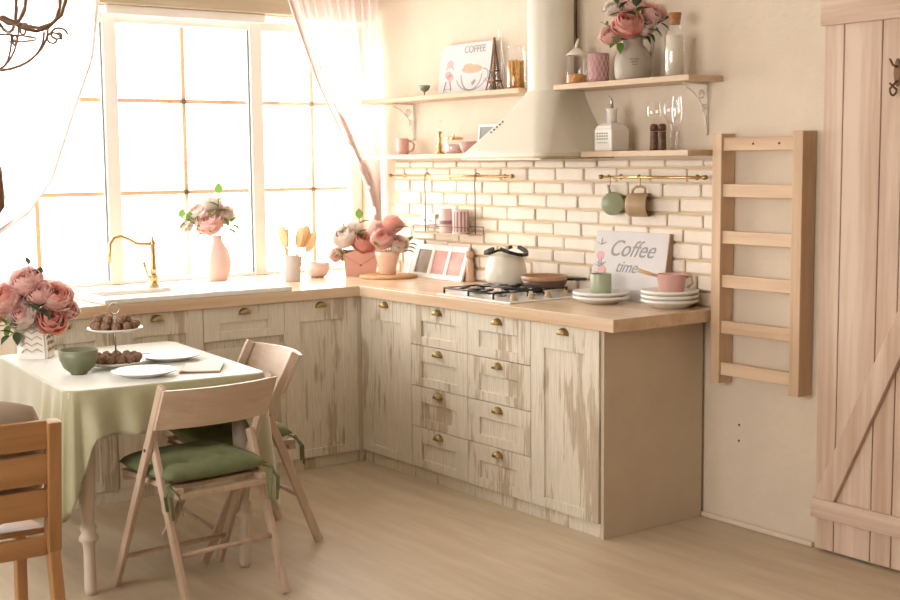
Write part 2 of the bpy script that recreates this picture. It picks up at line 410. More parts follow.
# ------------------------------------------------------------------ cabinets
def cup_handle(parent, x, y, z, w=.062):
    "cup pull: half dome on the front, cabinet-local x across, -y front"
    bm = B(); n = 12; rings = []
    for i in range(7):
        t = i/6*PI/2                       # from front lip back to wall
        rr = []
        for k in range(n+1):
            a = PI*k/n
            rr.append(bm.verts.new(Vector((x+w/2*math.cos(a)*(.35+.65*math.sin(t)), y-.026*math.cos(t), z+(.026*math.sin(a))*(.35+.65*math.sin(t))))))
        rings.append(rr)
    for a, b_ in zip(rings, rings[1:]):
        for k in range(n): bm.faces.new((a[k], a[k+1], b_[k+1], b_[k]))
    bm.faces.new(rings[0])
    box(bm, x-w/2, x+w/2, y-.003, y, z-.003, z+.003)
    return obj('handle', bm, 'brass', parent, smooth=True, solid=.002)
def shaker(name, parent, x0, x1, z0, z1, y, fr=.07, handle=None, frt=None, hz=None):
    "framed front with recessed centre; parent local"
    g = .0015; x0 += g; x1 -= g; z0 += g; z1 -= g; frt = frt or fr
    bm = B()
    box(bm, x0, x0+fr, y-.02, y, z0, z1, .0015); box(bm, x1-fr, x1, y-.02, y, z0, z1, .0015)
    box(bm, x0+fr, x1-fr, y-.02, y, z1-frt, z1, .0015); box(bm, x0+fr, x1-fr, y-.02, y, z0, z0+fr*.75 if frt == fr else z0+fr*.5, .0015)
    box(bm, x0+fr-.002, x1-fr+.002, y-.0105, y, z0+.002, z1-frt+.002)
    o = obj(name, bm, 'cab', parent)
    if handle is not None: cup_handle(o, handle, y-.02, hz if hz is not None else z1-.036)
    return o
def cabinet(label, loc, rz, wdt, fronts, depth=.56, group=None, left=False, endpanel=False):
    "local: x 0..w, y 0 = carcass front, +y back"
    r = empty('base_cabinet', loc, rz, label, 'cabinet')
    bm = B(); t = .016
    box(bm, 0, t, 0, depth, .06, .853); box(bm, wdt-t, wdt, 0, depth, .06, .853); box(bm, t, wdt-t, 0, depth, .06, .076); box(bm, t, wdt-t, depth-.008, depth, .076, .853); box(bm, t, wdt-t, 0, depth, .835, .853)
    obj('carcass', bm, 'panel', r)
    if len(fronts) == 2: obj('rail', box(B(), .017, wdt-.017, .001, .018, .64, .70), 'cab', r)
    obj('plinth', box(B(), 0, wdt, -.006, .02, 0, .0585, .001), 'cab', r)
    for f in fronts:
        kind, z0, z1, h = f
        if kind == 'drawer': shaker('drawer', r, 0, wdt, z0, z1, -.002, .085, wdt/2 if h else None, .075)
        elif kind == 'door': shaker('door', r, 0, wdt, z0, z1, -.002, .085, h, .105 if h else .085)
    if endpanel:
        obj('side_panel', box(B(), wdt+.001, wdt+.019, -.012, depth, 0, .853, .0015), 'panel', r)
    return r
# right run : local x -> -y world, local -y (front) -> -x world : rz=-90deg
XF = -.597
def RR(y): return (XF+.022, y, 0)
dz = [.06, .2605, .459, .6575, .853]
top4 = [('drawer', a, b_, True) for a, b_ in zip(dz, dz[1:])]
cabinet('whitewashed corner cabinet with one tall door and cup handle, beside the four-drawer stack', RR(-.875), -PI/2, .445, [('door', .06, .853, .222)])
cabinet('whitewashed four-drawer cabinet next to the corner, under the left of the hob', RR(-1.320), -PI/2, .4485, top4)
cabinet('whitewashed four-drawer cabinet under the right of the hob', RR(-1.7685), -PI/2, .4465, top4)
cabinet('whitewashed tall-door cabinet at the free end of the counter with plain cream side panel', RR(-2.215), -PI/2, .425, [('door', .06, .853, .2125)], endpanel=True)
# window run, rz=0 ; front at y=-.873
YF = -.873
def WW(x): return (x, YF+.022, 0)
cabinet('whitewashed corner cabinet with tall door and cup handle, left of the dark corner gap', WW(-1.037), 0, .421, [('door', .06, .853, .205)], depth=.8)
cabinet('whitewashed cabinet with one drawer over a door, behind the far folding chair', WW(-1.468), 0, .431, [('drawer', .692, .853, True), ('door', .06, .655, None)], depth=.8)
cabinet('whitewashed sink cabinet with cup handle, behind the two-tier stand', WW(-1.905), 0, .436, [('door', .06, .853, .205)], depth=.8)
cabinet('whitewashed cabinet with cup handle at the left end of the window counter', WW(-2.34), 0, .434, [('door', .06, .853, .205)], depth=.8)
# corner filler
tag(obj('corner_post', box(B(), -.6155, -.578, -.8725, -.8515, 0, .853, .001), 'panel'), 'narrow dark corner filler strip where the two cabinet runs meet', 'filler strip')
# worktops
T0, T1 = .854, .907
bm = B(); box(bm, -.616, -.018, -2.741, -.8925, T0, T1, .003)
tag(obj('worktop', bm, 'top'), 'pale butcher block worktop along the brick wall carrying the hob', 'worktop')
bm = B(); box(bm, -2.345, -.001, -.892, -.001, T0, T1, .003)
tag(obj('worktop', bm, 'topx'), 'pale butcher block worktop under the window carrying the sink', 'worktop')

# ------------------------------------------------------------------ sink + tap
r = empty('kitchen_sink', (-1.475, -.66, T1), 0, 'white ceramic inset sink on the counter below the window', 'sink')
bm = B(); h = .024
box(bm, -.475, .475, -.2315, -.19, 0, h, .006); box(bm, -.475, .475, .14, .24, 0, h, .006); box(bm, -.475, -.42, -.19, .14, 0, h, .006); box(bm, .42, .475, -.19, .14, 0, h, .006); box(bm, .0, .42, -.19, .14, 0, .02, .004); box(bm, -.42, 0, -.19, .14, 0, .004)
for k in range(7): box(bm, .06+k*.05, .075+k*.05, -.16, .11, .018, .024, .002)
obj('basin', bm, 'ceramic', r)
obj('drain', lathe(B(), [(0, .006), (.035, .006), (.04, .004)], 24, c=(-.2, -.03, 0)), 'steel', r)
r = empty('kitchen_tap', (-1.535, -.475, .9315), 0, 'tall brass swan-neck tap standing at the back of the white sink', 'tap')
obj('base', lathe(B(), [(0, 0), (.028, 0), (.028, .008), (.02, .014), (.02, .04), (.024, .05), (.018, .06), (0, .062)], 24), 'gold', r)
obj('pillar', lathe(B(), [(0, .06), (.016, .06), (.016, .09), (.0125, .16), (.013, .205), (.016, .215), (.008, .23), (.006, .245), (0, .25)], 20), 'gold', r)
p = [(0, 0, .213), (-.05, -.002, .212), (-.085, -.004, .217), (-.125, -.006, .24), (-.165, -.008, .256), (-.2, -.01, .248), (-.22, -.012, .22), (-.226, -.013, .17), (-.226, -.013, .13)]
obj('spout', tube(B(), p, .009, 12), 'gold', r, smooth=True)
obj('lever', tube(B(), [(-.01, 0, .045), (-.03, -.004, .055), (-.045, -.008, .1), (-.055, -.01, .125)], [.008, .007, .008, .011], 10), 'gold', r, smooth=True)

# ------------------------------------------------------------------ hob
r = empty('gas_hob', (-.33, -1.77, T1), 0, 'white four-burner gas hob with black pan supports, set in the worktop', 'hob')
bm = B(); box(bm, -.24, .22, -.275, .275, 0, .007, .003); obj('plate', bm, 'ceramic', r)
burn = [(-.11, .15), (-.11, -.03), (.12, .15), (.12, -.03)]
for (bx, by), rr in zip(burn, (.04, .03, .045, .03)):
    b0 = obj('burner', lathe(B(), [(rr*1.25, .007), (rr*1.25, .012), (rr, .014), (rr, .02), (0, .021)], 24, c=(bx, by, 0)), 'steel', r)
    obj('burner_cap', lathe(B(), [(rr*.85, .0215), (rr*.85, .027), (0, .028)], 24, c=(bx, by, 0)), 'black', b0)
for sx in (-.115, .12):
    bm = B(); hw = .1; z = .032
    y0, y1 = -.125, .245
    tube(bm, [(sx-hw, y0, z), (sx+hw, y0, z), (sx+hw, y1, z), (sx-hw, y1, z)], .005, 6, closed=True)
    for by in (.15, -.03):
        for dx, dy in ((1, 0), (-1, 0), (0, 1), (0, -1)):
            tube(bm, [(sx+dx*.03, by+dy*.03, z+.004), (sx+dx*(hw if dx else 0), by+dy*.09, z)], .0045, 6)
    for cx, cy in ((-hw, y0), (hw, y0), (hw, y1), (-hw, y1), (-hw, .06), (hw, .06)): tube(bm, [(sx+cx, cy, z), (sx+cx, cy, .007)], .005, 6)
    obj('pan_support', bm, 'black', r)
for k in range(4):
    obj('knob', lathe(B(), [(0, .007), (.018, .007), (.018, .012), (.014, .014), (.0125, .032), (0, .034)], 20, c=(-.17+.1*k, -.215, 0)), 'beige', r, smooth=True)

# pots on the hob
r = empty('stock_pot', (-.215, -1.578, T1+.0385), .3, 'cream enamel pot with black strap handles on the far burner of the hob', 'pot')
pf = [(0, 0), (.082, 0), (.092, .006), (.1, .03), (.1, .06), (.092, .1), (.082, .125), (.083, .13), (.078, .128), (.088, .1), (.094, .05), (.085, .008), (0, .006)]
obj('body', lathe(B(), pf, 40), 'cream', r, smooth=True)
obj('lid', lathe(B(), [(.08, .128), (.075, .136), (.04, .148), (0, .152)], 40), 'cream', r, smooth=True)
obj('lid_knob', lathe(B(), [(0, .151), (.008, .151), (.008, .16), (.014, .168), (.01, .175), (0, .177)], 16), 'cream', r, smooth=True)
for s in (-1, 1):
    pts = [(.078*math.cos(a)*1.0, s*(.02+.085*math.sin(a)), .138+.03*(1-math.sin(a))) for a in [PI*i/12 for i in range(13)]]
    bm = B()
    for a, b_ in zip(pts, pts[1:]): bar(bm, a, b_, .016, .016)
    obj('strap_handle', bm, 'black', r)
r = empty('frying_pan', (-.2, -1.842, T1+.0385), 0, 'shallow brown frying pan with copper rim on the hob beside the cream pot', 'pan')
obj('body', lathe(B(), [(0, 0), (.09, 0), (.1, .012), (.106, .032), (.102, .032), (.096, .014), (.085, .006), (0, .006)], 40), 'pan', r, smooth=True)
obj('rim', lathe(B(), [(.104, .0325), (.107, .036), (.109, .052), (.105, .053), (.1, .036), (.097, .0325)], 40), 'panin', r, smooth=True)
bm = B(); bar(bm, (.09, -.03, .03), (.145, -.13, .034), .02, .012, .004); obj('handle', bm, 'black', r)

# ------------------------------------------------------------------ hood
r = empty('extractor_hood', (0, -1.79, 1.5405), 0, 'cream bell-shaped extractor hood with round chimney over the hob', 'extractor hood')
def rr_ring(x0, x1, y0, y1, rad, n=8):
    "rounded rect, square corners at the wall (x=0)"
    out = [(x1, y0)]
    for (cx, cy, a0) in ((x0+rad, y0+rad, 1.5*PI), (x0+rad, y1-rad, PI)):
        for i in range(n+1):
            a = a0-(PI/2)*i/n; out.append((cx+rad*math.cos(a), cy+rad*math.sin(a)))
    out.append((x1, y1)); return out
bm = B(); rings = []
H = .285; N = 16
for i in range(N+1):
    t = i/N; s = (1-t)
    ww = .105+(.30-.105)*(s**1.25); dd = .225+(.43-.225)*(s**1.1); rad = .06*s+.1*t
    rings.append([bm.verts.new((x, y, .022+t*H)) for x, y in rr_ring(-dd, -.002, -ww, ww, min(rad, ww*.99, dd*.49))])
base = [bm.verts.new((x, y, 0)) for x, y in rr_ring(-.43, -.002, -.30, .30, .06)]
rings = [base]+rings
for a, b_ in zip(rings, rings[1:]):
    for k in range(len(a)): bm.faces.new((a[k], a[(k+1) % len(a)], b_[(k+1) % len(a)], b_[k]))
bm.faces.new(rings[-1])
obj('canopy', bm, 'hood', r, smooth='auto')
bm = B(); prism(bm, rr_ring(-.438, -.002, -.306, .306, .064), -.004, .006); obj('rim', bm, wood('hood_rim_trim', '#C9B492', '#AE9670', 'y'), r)
bm = B(); box(bm, -.40, -.05, -.26, .26, .0, -.0035-.0005-.003); obj('filter', bm, 'steel', r)
obj('chimney', lathe(B(), [(.108, .30), (.108, 1.205)], 40, c=(-.115, 0, 0)), 'hood', r, smooth=True)
rad_ = lambda t: .06*(1-t)+.1*t
for k in range(5):                      # push buttons up the window-side end of the front face
    t = .34+k*.042; s = 1-t; ww = .105+(.30-.105)*(s**1.25); z = .022+t*H
    obj('button', lathe(B(), [(0, -.004), (.005, -.004), (.005, .003), (0, .004)], 10, mtx=Matrix.Translation((-(.225+(.43-.225)*(s**1.1)), ww-rad_(t)-.004, z)) @ Vector((-.81, 0, .58)).to_track_quat('Z', 'X').to_matrix().to_4x4()), 'black', r)

# ------------------------------------------------------------------ shelves
def bracket(parent, x, y, ztop, hgt, dep, mat):
    bm = B(); tube(bm, [(-.008, y, ztop), (-.008, y, ztop-hgt)], .0045, 8); tube(bm, [(-.008, y, ztop-.003), (-dep, y, ztop-.003)], .0045, 8)
    pts = []
    for i in range(25):
        a = i/24; ang = PI*.5*a
        pts.append((-dep*.95+dep*.85*math.sin(ang)**1.3, y, ztop-.02-hgt*.75*(1-math.cos(ang))))
    tube(bm, pts, .0035, 8)
    for cx, cz, rr in ((-.045, -.05, .022), (-.03, -.105, .018)):
        sp = [(cx+rr*(1-i/30)*math.cos(i*.42), y, ztop+cz+rr*(1-i/30)*math.sin(i*.42)) for i in range(24)]
        tube(bm, sp, .003, 6)
    return obj('scroll_bracket', bm, mat, parent, smooth=True)
def shelf(label, y0, y1, ztop, brk, dep=.207, bh=.15):
    r = empty('wall_shelf', (0, (y0+y1)/2, ztop), 0, label, 'shelf')
    m = (y0+y1)/2
    obj('board', box(B(), -dep, -.001, y0-m, y1-m, -.024, 0, .002), 'shelf', r)
    for y in brk: bracket(r, 0, y-m, -.025, bh, .15, 'white')
    return r
ZU, ZL = 1.868, 1.566
shelf('upper wooden shelf left of the hood chimney carrying the coffee picture', -1.668, -.30, ZU, [-.52], bh=.2)
shelf('upper wooden shelf right of the hood chimney carrying the rose pitcher', -2.741, -1.912, ZU, [-2.66], bh=.215)
shelf('lower wooden shelf left of the hood with the pink mug', -1.483, -.30, ZL, [])
shelf('lower wooden shelf right of the hood with the oil bottle', -2.741, -2.099, ZL, [])

# ------------------------------------------------------------------ brass rails + hooks
def rail(label, y0, y1, br):
    r = empty('hanging_rail', (-.06, (y0+y1)/2, 1.452), 0, label, 'rail'); m = (y0+y1)/2
    obj('rod', tube(B(), [(0, y0-m, 0), (0, y1-m, 0)], .006, 12), 'gold', r, smooth=True)
    for y in (y0, y1): obj('end_cap', lathe(B(), [(0, -.012), (.009, -.01), (.011, 0), (.009, .01), (0, .012)], 14, mtx=Matrix.Translation((0, y-m, 0)) @ Matrix.Rotation(PI/2, 4, 'X')), 'brass', r, smooth=True)
    for y in br:
        bm = B(); tube(bm, [(0, y-m, 0), (.044, y-m, 0)], .004, 8); lathe(bm, [(0, 0), (.012, 0), (.012, .004), (0, .005)], 14, mtx=Matrix.Translation((.044, y-m, 0)) @ Matrix.Rotation(-PI/2, 4, 'Y'))
        obj('bracket', bm, 'brass', r, smooth=True)
    return r
rail('slim brass rail on the brick wall near the window, holding the pink canister rack', -1.435, -.36, [-.45, -1.33])
rail('slim brass rail on the brick wall near the ladder, holding two mugs', -2.70, -2.073, [-2.16, -2.62])
# hanging rack
r = empty('hanging_rack', (-.075, -.93, 1.155), 0, 'dark wire rack hung on the brass rail with two pink canisters on it', 'rack')
bm = B(); box(bm, -.05, .045, -.235, .255, -.006, 0, .001); obj('tray', bm, 'beige', r)
bm = B()
for s in (-.05, .045):
    tube(bm, [(s, -.235, .0), (s, -.235, .035), (s, .255, .035), (s, .255, 0)], .002, 6)
obj('guard_wire', bm, 'iron', r)
for y in (-.225, .215):
    bm = B(); tube(bm, [(.0, y, 0), (.0, y, .2), (-.003, y, .25), (.0, y, .285)]+[(.015-.015*math.cos(a), y, .297+.0145*math.sin(a)) for a in [0, .5, 1.1, 1.8, 2.4, 3.0]], .0032, 8)
    obj('hook', bm, 'iron', r, smooth=True)
def tin(label, loc, rad, h, stripes, lid=None):
    t = empty('canister', loc, 0, label, 'canister', None)
    obj('body', lathe(B(), [(0, 0), (rad, 0), (rad, h-.006), (rad*.96, h), (rad*.9, h), (rad*.9, .005), (0, .005)], 28), 'pinklight', t, smooth='auto')
    bm = B()
    if stripes == 'v':
        for k in range(14):
            a0 = 2*PI*k/14; a1 = a0+.2; ro = rad+.0008
            prism(bm, [(rad*math.cos(a0)*.99, rad*math.sin(a0)*.99), (ro*math.cos(a0), ro*math.sin(a0)), (ro*math.cos(a1), ro*math.sin(a1)), (rad*math.cos(a1)*.99, rad*math.sin(a1)*.99)], .01, h-.012)
    else:
        lathe(bm, [(rad+.0005, h*.35), (rad+.001, h*.36), (rad+.001, h*.5), (rad+.0005, h*.51)], 28)
    obj('stripe', bm, plain('mauve_print', '#A97F88', .5), t, smooth=False)
    return t
tin('narrow pink canister with one dark band, left one on the wire rack', (-.075, -.90, 1.1555), .033, .125, 'h')
tin('wide pink canister with vertical stripes, right one on the wire rack', (-.075, -1.03, 1.1555), .044, .125, 'v')
# socket
r = empty('wall_socket', (-.016, -.665, 1.21), 0, 'white double wall socket on the brick wall under the left rail', 'socket')
obj('plate', box(B(), -.008, 0, -.065, .065, -.035, .035, .003), 'white', r)
bm = B()
for y in (-.03, .03): lathe(bm, [(0, 0), (.006, 0), (.006, .002), (0, .002)], 12, mtx=Matrix.Translation((-.008, y, 0)) @ Matrix.Rotation(-PI/2, 4, 'Y'))
obj('socket_hole', bm, 'iron', r)
def mug_bm(rad, h):
    return lathe(B(), [(0, 0), (rad*.86, 0), (rad*.95, .004), (rad, .02), (rad, h-.003), (rad*.975, h), (rad*.94, h-.003), (rad*.94, .008), (0, .007)], 32)
def handle_bm(rad, h, t=.006, out=.03):
    b = B(); tube(b, [(rad*.96, 0, h*.8), (rad+out*.7, 0, h*.82), (rad+out, 0, h*.62), (rad+out*.9, 0, h*.38), (rad+out*.45, 0, h*.22), (rad*.96, 0, h*.2)], t, 10); return b
def mug(label, loc, rad, h, mat, rz=0, name='mug', handle=True):
    r = empty(name, loc, rz, label, 'mug'); obj('body', mug_bm(rad, h), mat, r, smooth=True)
    if handle: obj('handle', handle_bm(rad, h), mat, r, smooth=True)
    return r
def hung_mug(label, y, mat, tilt, rz):
    # hangs by its handle from an S hook
    k = empty('s_hook', (-.06, y, 1.452), 0, 'brass S hook on the right rail holding the %s mug' % ('green' if mat == 'green' else 'beige'), 'hook')
    pts = [(.0+.0095*math.sin(a), 0, .0095*math.cos(a)) for a in [-1.9, -1.2, -.5, .2, .9, 1.5]]+[(.008, 0, -.02)]+[(-.001+.009*math.cos(a), 0, -.035+.012*math.sin(a)) for a in [0, -.7, -1.5, -2.3, -3.0]]
    obj('wire', tube(B(), pts, .0022, 8), 'brass', k, smooth=True)
    rad, h = .052, .098
    r = mug(label, (0, 0, 0), rad, h, mat)
    # rotate so that the handle (local +x) points up
    q = Matrix.Rotation(rz, 4, 'Z') @ Matrix.Rotation(tilt, 4, 'X') @ Matrix.Rotation(-PI/2, 4, 'Y')
    hp = q @ Vector((rad+.03-.007, 0, h*.5))
    m = Matrix.Translation(Vector((-.062, y, 1.452-.0485-.0045+.006)) - hp) @ q
    r.matrix_world = m; r.rotation_euler = m.to_euler(); r.location = m.translation
    return r
hung_mug('sage green mug hanging by its handle from the brass rail', -2.125, 'green', .25, -2.35)
hung_mug('beige mug hanging by its handle from the brass rail, right of the green one', -2.315, 'beige', -.1, 2.0)

# ------------------------------------------------------------------ ladder rack
r = empty('ladder_rack', (0, -2.965, .605), 0, 'bare pine ladder rack with six rungs hung on the wall beside the door', 'ladder rack')
for y, h in ((.155, 1.025), (-.252, 1.028)):
    obj('side_rail', box(B(), -.085, -.002, y, y+.048, 0, h, .003), 'ladder', r)
for z in (.062, .235, .425, .605, .795, .982):
    obj('rung', box(B(), -.074, -.05, -.2035, .1545, z-.026, z+.026, .002), 'laddery', r)
for y in (-.13, .0):
    bm = B(); lathe(bm, [(0, 0), (.005, 0), (.004, .003), (0, .004)], 10, mtx=Matrix.Translation((-.0743, y, .982)) @ Matrix.Rotation(-PI/2, 4, 'Y'))
    obj('screw', bm, 'iron', r)

# ------------------------------------------------------------------ upper right shelf items
r = empty('glass_jar', (-.12, -1.972, ZU), 0, 'hexagonal glass jar with pointed lid and orange sweets, left end of the upper right shelf', 'jar')
obj('body', lathe(B(), [(.0, .001), (.05, .001), (.052, .01), (.052, .12), (.045, .13)], 6), 'glass', r)
obj('contents', lathe(B(), [(0, .005), (.046, .005), (.046, .04), (.02, .05), (0, .045)], 12), 'orangefill', r, smooth=True)
l = obj('lid', lathe(B(), [(.05, .131), (.05, .137), (.03, .15), (.012, .165), (0, .166)], 6), 'cream', r)
obj('finial', tube(B(), [(0, 0, .164), (.006, .003, .18), (.018, .008, .205)], [.007, .008, .004]), 'cream', l, smooth=True)
r = mug('tall mauve mug with pale lattice pattern beside the glass jar', (-.12, -2.12, ZU), .046, .129, 'mauve', handle=False)
bm = B()
for k in range(14):
    for s in (1, -1):
        pts = [(.0468*math.cos(2*PI*k/14+s*j*.1), .0468*math.sin(2*PI*k/14+s*j*.1), .012+j*.0105) for j in range(11)]
        tube(bm, pts, .0012, 4)
obj('lattice_pattern', bm, 'pinklight', r)
r = empty('pitcher', (-.12, -2.335, ZU), -.64, 'taupe stoneware pitcher with side handle holding pink roses', 'pitcher')
obj('body', lathe(B(), [(0, 0), (.07, 0), (.076, .01), (.08, .06), (.076, .1), (.06, .13), (.045, .15), (.042, .175), (.05, .19), (.046, .19), (.038, .172), (.04, .15), (.06, .12), (.07, .06), (.065, .012), (0, .01)], 40), 'grey', r, smooth=True)
obj('handle', tube(B(), [(.045, 0, .18), (.07, 0, .182), (.083, 0, .165), (.083, 0, .13), (.073, 0, .1)], .008, 10), 'grey', r, smooth=True)
obj('handle', tube(B(), [(-.045, .0, .175), (-.062, 0, .175), (-.068, 0, .155), (-.064, 0, .128)], .006, 10), 'grey', r, smooth=True)
bm = B()
for k, zz in enumerate((.085, .073, .062)): box(bm, -.025+.006*k, .015-.004*k, -.0805, -.0785, zz-.002, zz+.002)
obj('engraved_mark', bm, plain('engraving_brown', '#8A7D70', .7), r)
r = empty('glass_bottle', (-.12, -2.58, ZU), 0, 'tall clear glass bottle with cork stopper at the right of the upper shelf', 'bottle')
obj('body', lathe(B(), [(0, .001), (.038, .001), (.042, .008), (.042, .165), (.034, .19), (.024, .205), (.024, .235)], 28), 'glass', r, smooth=True)
obj('contents', lathe(B(), [(0, .004), (.037, .005), (.037, .17), (0, .171)], 24), plain('milky_glass_beads', '#E6DFCF', .4), r, smooth=True)
obj('cork', lathe(B(), [(0, .215), (.022, .215), (.027, .262), (0, .263)], 20), 'cork', r, smooth='auto')
# lower right shelf
r = empty('oil_bottle', (-.115, -2.20, ZL), 0, 'square white ceramic oil bottle with printed label and metal pourer', 'bottle')
bm = B(); box(bm, -.055, .055, -.055, .055, 0, .10, .008)
rg = [[bm.verts.new((sx*q, sy*q, z)) for sx, sy in ((-1, -1), (1, -1), (1, 1), (-1, 1))] for q, z in ((.05, .098), (.045, .112), (.024, .124))]
for a, b_ in zip(rg, rg[1:]):
    for k in range(4): bm.faces.new((a[k], a[(k+1) % 4], b_[(k+1) % 4], b_[k]))
lathe(bm, [(.0, .118), (.024, .118), (.023, .175), (.028, .182), (.028, .187), (0, .187)], 24)
obj('body', bm, 'ceramic', r)
obj('pourer', tube(B(), [(0, 0, .187), (0, 0, .215), (-.004, .002, .23), (-.016, .008, .243)], [.008, .006, .004, .003], 10), 'steel', r, smooth=True)
bm = B()
for i, zz in enumerate((.078, .066, .054)):
    for k in range(5): box(bm, -.056, -.0552, .032-k*.015-.004, .032-k*.015+.004, zz-.003, zz+.003)
box(bm, -.056, -.0552, -.03, .034, .036, .038)
obj('printed_label', bm, 'inkdark', r)
for (x, y), s in (((-.1, -2.445), 'left'), ((-.1, -2.492), 'right')):
    r = empty('spice_mill', (x, y, ZL), 0, 'small dark spice mill with glass body, %s one of the pair' % s, 'mill', None)
    obj('body', lathe(B(), [(0, 0), (.017, 0), (.018, .02), (.0165, .07), (.018, .08), (0, .081)], 20), plain('brown_peppercorns', '#7A5A40', .4, var=.3, scale=80), r, smooth=True)
    obj('cap', lathe(B(), [(0, .082), (.018, .082), (.018, .104), (.012, .112), (0, .113)], 20), plain('wine_brown_cap', '#6B4036', .4), r, smooth=True)
    obj('base_ring', lathe(B(), [(.0175, .003), (.0188, .004), (.0188, .016), (.0175, .017)], 20), 'iron', r)
def wineglass(label, loc, rb, hb, hs, name='wine_glass'):
    r = empty(name, loc, 0, label, 'glass')
    obj('foot', lathe(B(), [(0, 0), (rb*.9, 0), (rb*.9, .002), (.006, .008), (.0035, .014), (.0035, hs)], 24), 'glass', r, smooth=True)
    obj('bowl', lathe(B(), [(0, hs), (.01, hs+.003), (rb*.75, hs+hb*.22), (rb, hs+hb*.45), (rb*.97, hs+hb*.7), (rb*.8, hs+hb)], 28), 'glass', r, smooth=True)
wineglass('clear wine glass behind the two spice mills', (-.055, -2.40, ZL), .035, .11, .1)
wineglass('round clear wine glass right of the spice mills', (-.10, -2.545, ZL), .036, .1, .11)
wineglass('slim clear champagne flute near the shelf bracket', (-.14, -2.615, ZL), .023, .145, .075, 'champagne_flute')
# upper left shelf
r = empty('small_goblet', (-.1, -.755, ZU), 0, 'small grey-green metal goblet left of the coffee picture', 'goblet')
obj('bowl', lathe(B(), [(0, 0), (.018, 0), (.016, .004), (.004, .01), (.004, .025), (.022, .035), (.03, .05), (.031, .06), (.028, .06), (.02, .038), (0, .034)], 24), plain('grey_green_metal', '#9AA08E', .5, .4), r, smooth=True)
def canvas(label, loc, w_, h_, d_, lean, rz=-PI/2, name='canvas_picture'):
    r = empty(name, loc, rz, label, 'picture'); r.rotation_euler = (lean, 0, rz)
    obj('canvas', box(B(), -w_/2, w_/2, 0, d_, 0, h_, .0015), 'canvas', r); return r
r = canvas('pale grey canvas picture with a coffee cup and grey lettering on the upper shelf', (-.075, -1.055, ZU+.001), .44, .26, .018, -.14)
bm = B(); lathe(bm, [(.0, -.002), (.05, -.002), (.075, .02), (.088, .05), (.094, .09)], 28)
# cup drawn flat on the canvas
def disc(bm, cx, cz, rx, rz_, y=-.0012, t=.001, n=24, a0=0, a1=2*PI):
    pts = [(cx+rx*math.cos(a0+(a1-a0)*i/n), cz+rz_*math.sin(a0+(a1-a0)*i/n)) for i in range(n+(0 if abs(a1-a0) > 6 else 1))]
    prism(bm, pts, 0, t, Matrix(((1, 0, 0, 0), (0, 0, 1, y), (0, 1, 0, 0), (0, 0, 0, 1))))
bm.free(); bm = B()
def ring2(bm, cx, cz, rx, rz_, wd, a0, a1, y=-.001, n=24):
    for i in range(n):
        p = [a0+(a1-a0)*(i+k)/n for k in (0, 1)]
        q = [(cx+(rx-s)*math.cos(a), cz+(rz_-s)*math.sin(a)) for s in (0, wd) for a in p]
        prism(bm, [q[0], q[1], q[3], q[2]], 0, .0008, Matrix(((1, 0, 0, 0), (0, 0, 1, y), (0, 1, 0, 0), (0, 0, 0, 1))))
ring2(bm, .06, .1, .09, .085, .007, PI, 2*PI); ring2(bm, .06, .085, .125, .07, .006, 1.05*PI, 1.95*PI); ring2(bm, .165, .09, .035, .035, .006, -.5*PI, .6*PI)
ring2(bm, .06, .07, .04, .03, .018, 1.6*PI, 2.0*PI, y=-.0014)
obj('cup_outline', bm, 'ink', r)
bm = B(); disc(bm, .06, .125, .085, .02); disc(bm, .03, .14, .04, .014, y=-.0022); disc(bm, .085, .135, .035, .012, y=-.0024); obj('coffee_froth', bm, 'inkpeach', r)
bm = B()
for cx, cz in ((-.13, .16), (-.14, .105), (-.12, .09)): disc(bm, cx, cz, .026, .02)
obj('pink_blossom', bm, 'inkpink', r)
bm = B(); ring2(bm, -.13, .13, .035, .02, .005, 0, PI); bar(bm, (-.15, -.001, .07), (-.165, -.001, .02), .006, .001); bar(bm, (-.12, -.001, .07), (-.1, -.001, .02), .006, .001); bar(bm, (-.165, -.001, .03), (-.1, -.001, .03), .006, .001)
obj('stand_drawing', bm, 'ink', r)
text('lettering', 'COFFEE', .052, 'ink', r, (.07, -.001, .225), (PI/2, 0, 0))
r = empty('tower_figurine', (-.1, -1.352, ZU), 0, 'bronze lattice tower figurine between the canvas and the pasta jar', 'figurine')
bm = B()
for sx, sy in ((1, 1), (1, -1), (-1, 1), (-1, -1)):
    pts = [(.032*sx, .032*sy, 0), (.022*sx, .022*sy, .05), (.014*sx, .014*sy, .1), (.006*sx, .006*sy, .19), (0.001*sx, 0.001*sy, .262)]
    for a, b_ in zip(pts, pts[1:]): bar(bm, a, b_, .006, .006)
for z, q in ((.05, .028), (.1, .02)): box(bm, -q, q, -q, q, z-.003, z+.004)
for z in [i*.012+.11 for i in range(12)]:
    q = .013*(1-(z-.11)/.16); box(bm, -q, q, -q, q, z, z+.003)
for z0, z1, q0, q1 in ((.0, .05, .03, .02), (.053, .098, .021, .013)):
    for s in (1, -1):
        bar(bm, (s*q0, -q0, z0), (-s*q1, -q1, z1), .003, .002); bar(bm, (-q0, s*q0, z0), (-q1, -s*q1, z1), .003, .002)
box(bm, -.0365, .0365, -.0365, .0365, 0, .004)
obj('lattice', bm, 'iron', r)
r = empty('glass_bottle', (-.035, -1.315, ZU), 0, 'slim clear glass bottle behind the tower figurine, with thin neck', 'bottle')
obj('body', lathe(B(), [(0, .001), (.022, .001), (.025, .01), (.025, .15), (.012, .2), (.009, .26), (.012, .3)], 24), 'glass', r, smooth=True)
r = empty('pasta_jar', (-.1, -1.52, ZU), 0, 'tall glass jar filled with orange pasta beside the hood chimney', 'jar')
obj('body', lathe(B(), [(0, .001), (.045, .001), (.047, .008), (.047, .18), (.04, .19), (.04, .197)], 28), 'glass', r, smooth=True)
rn = random.Random(3); bm = B()
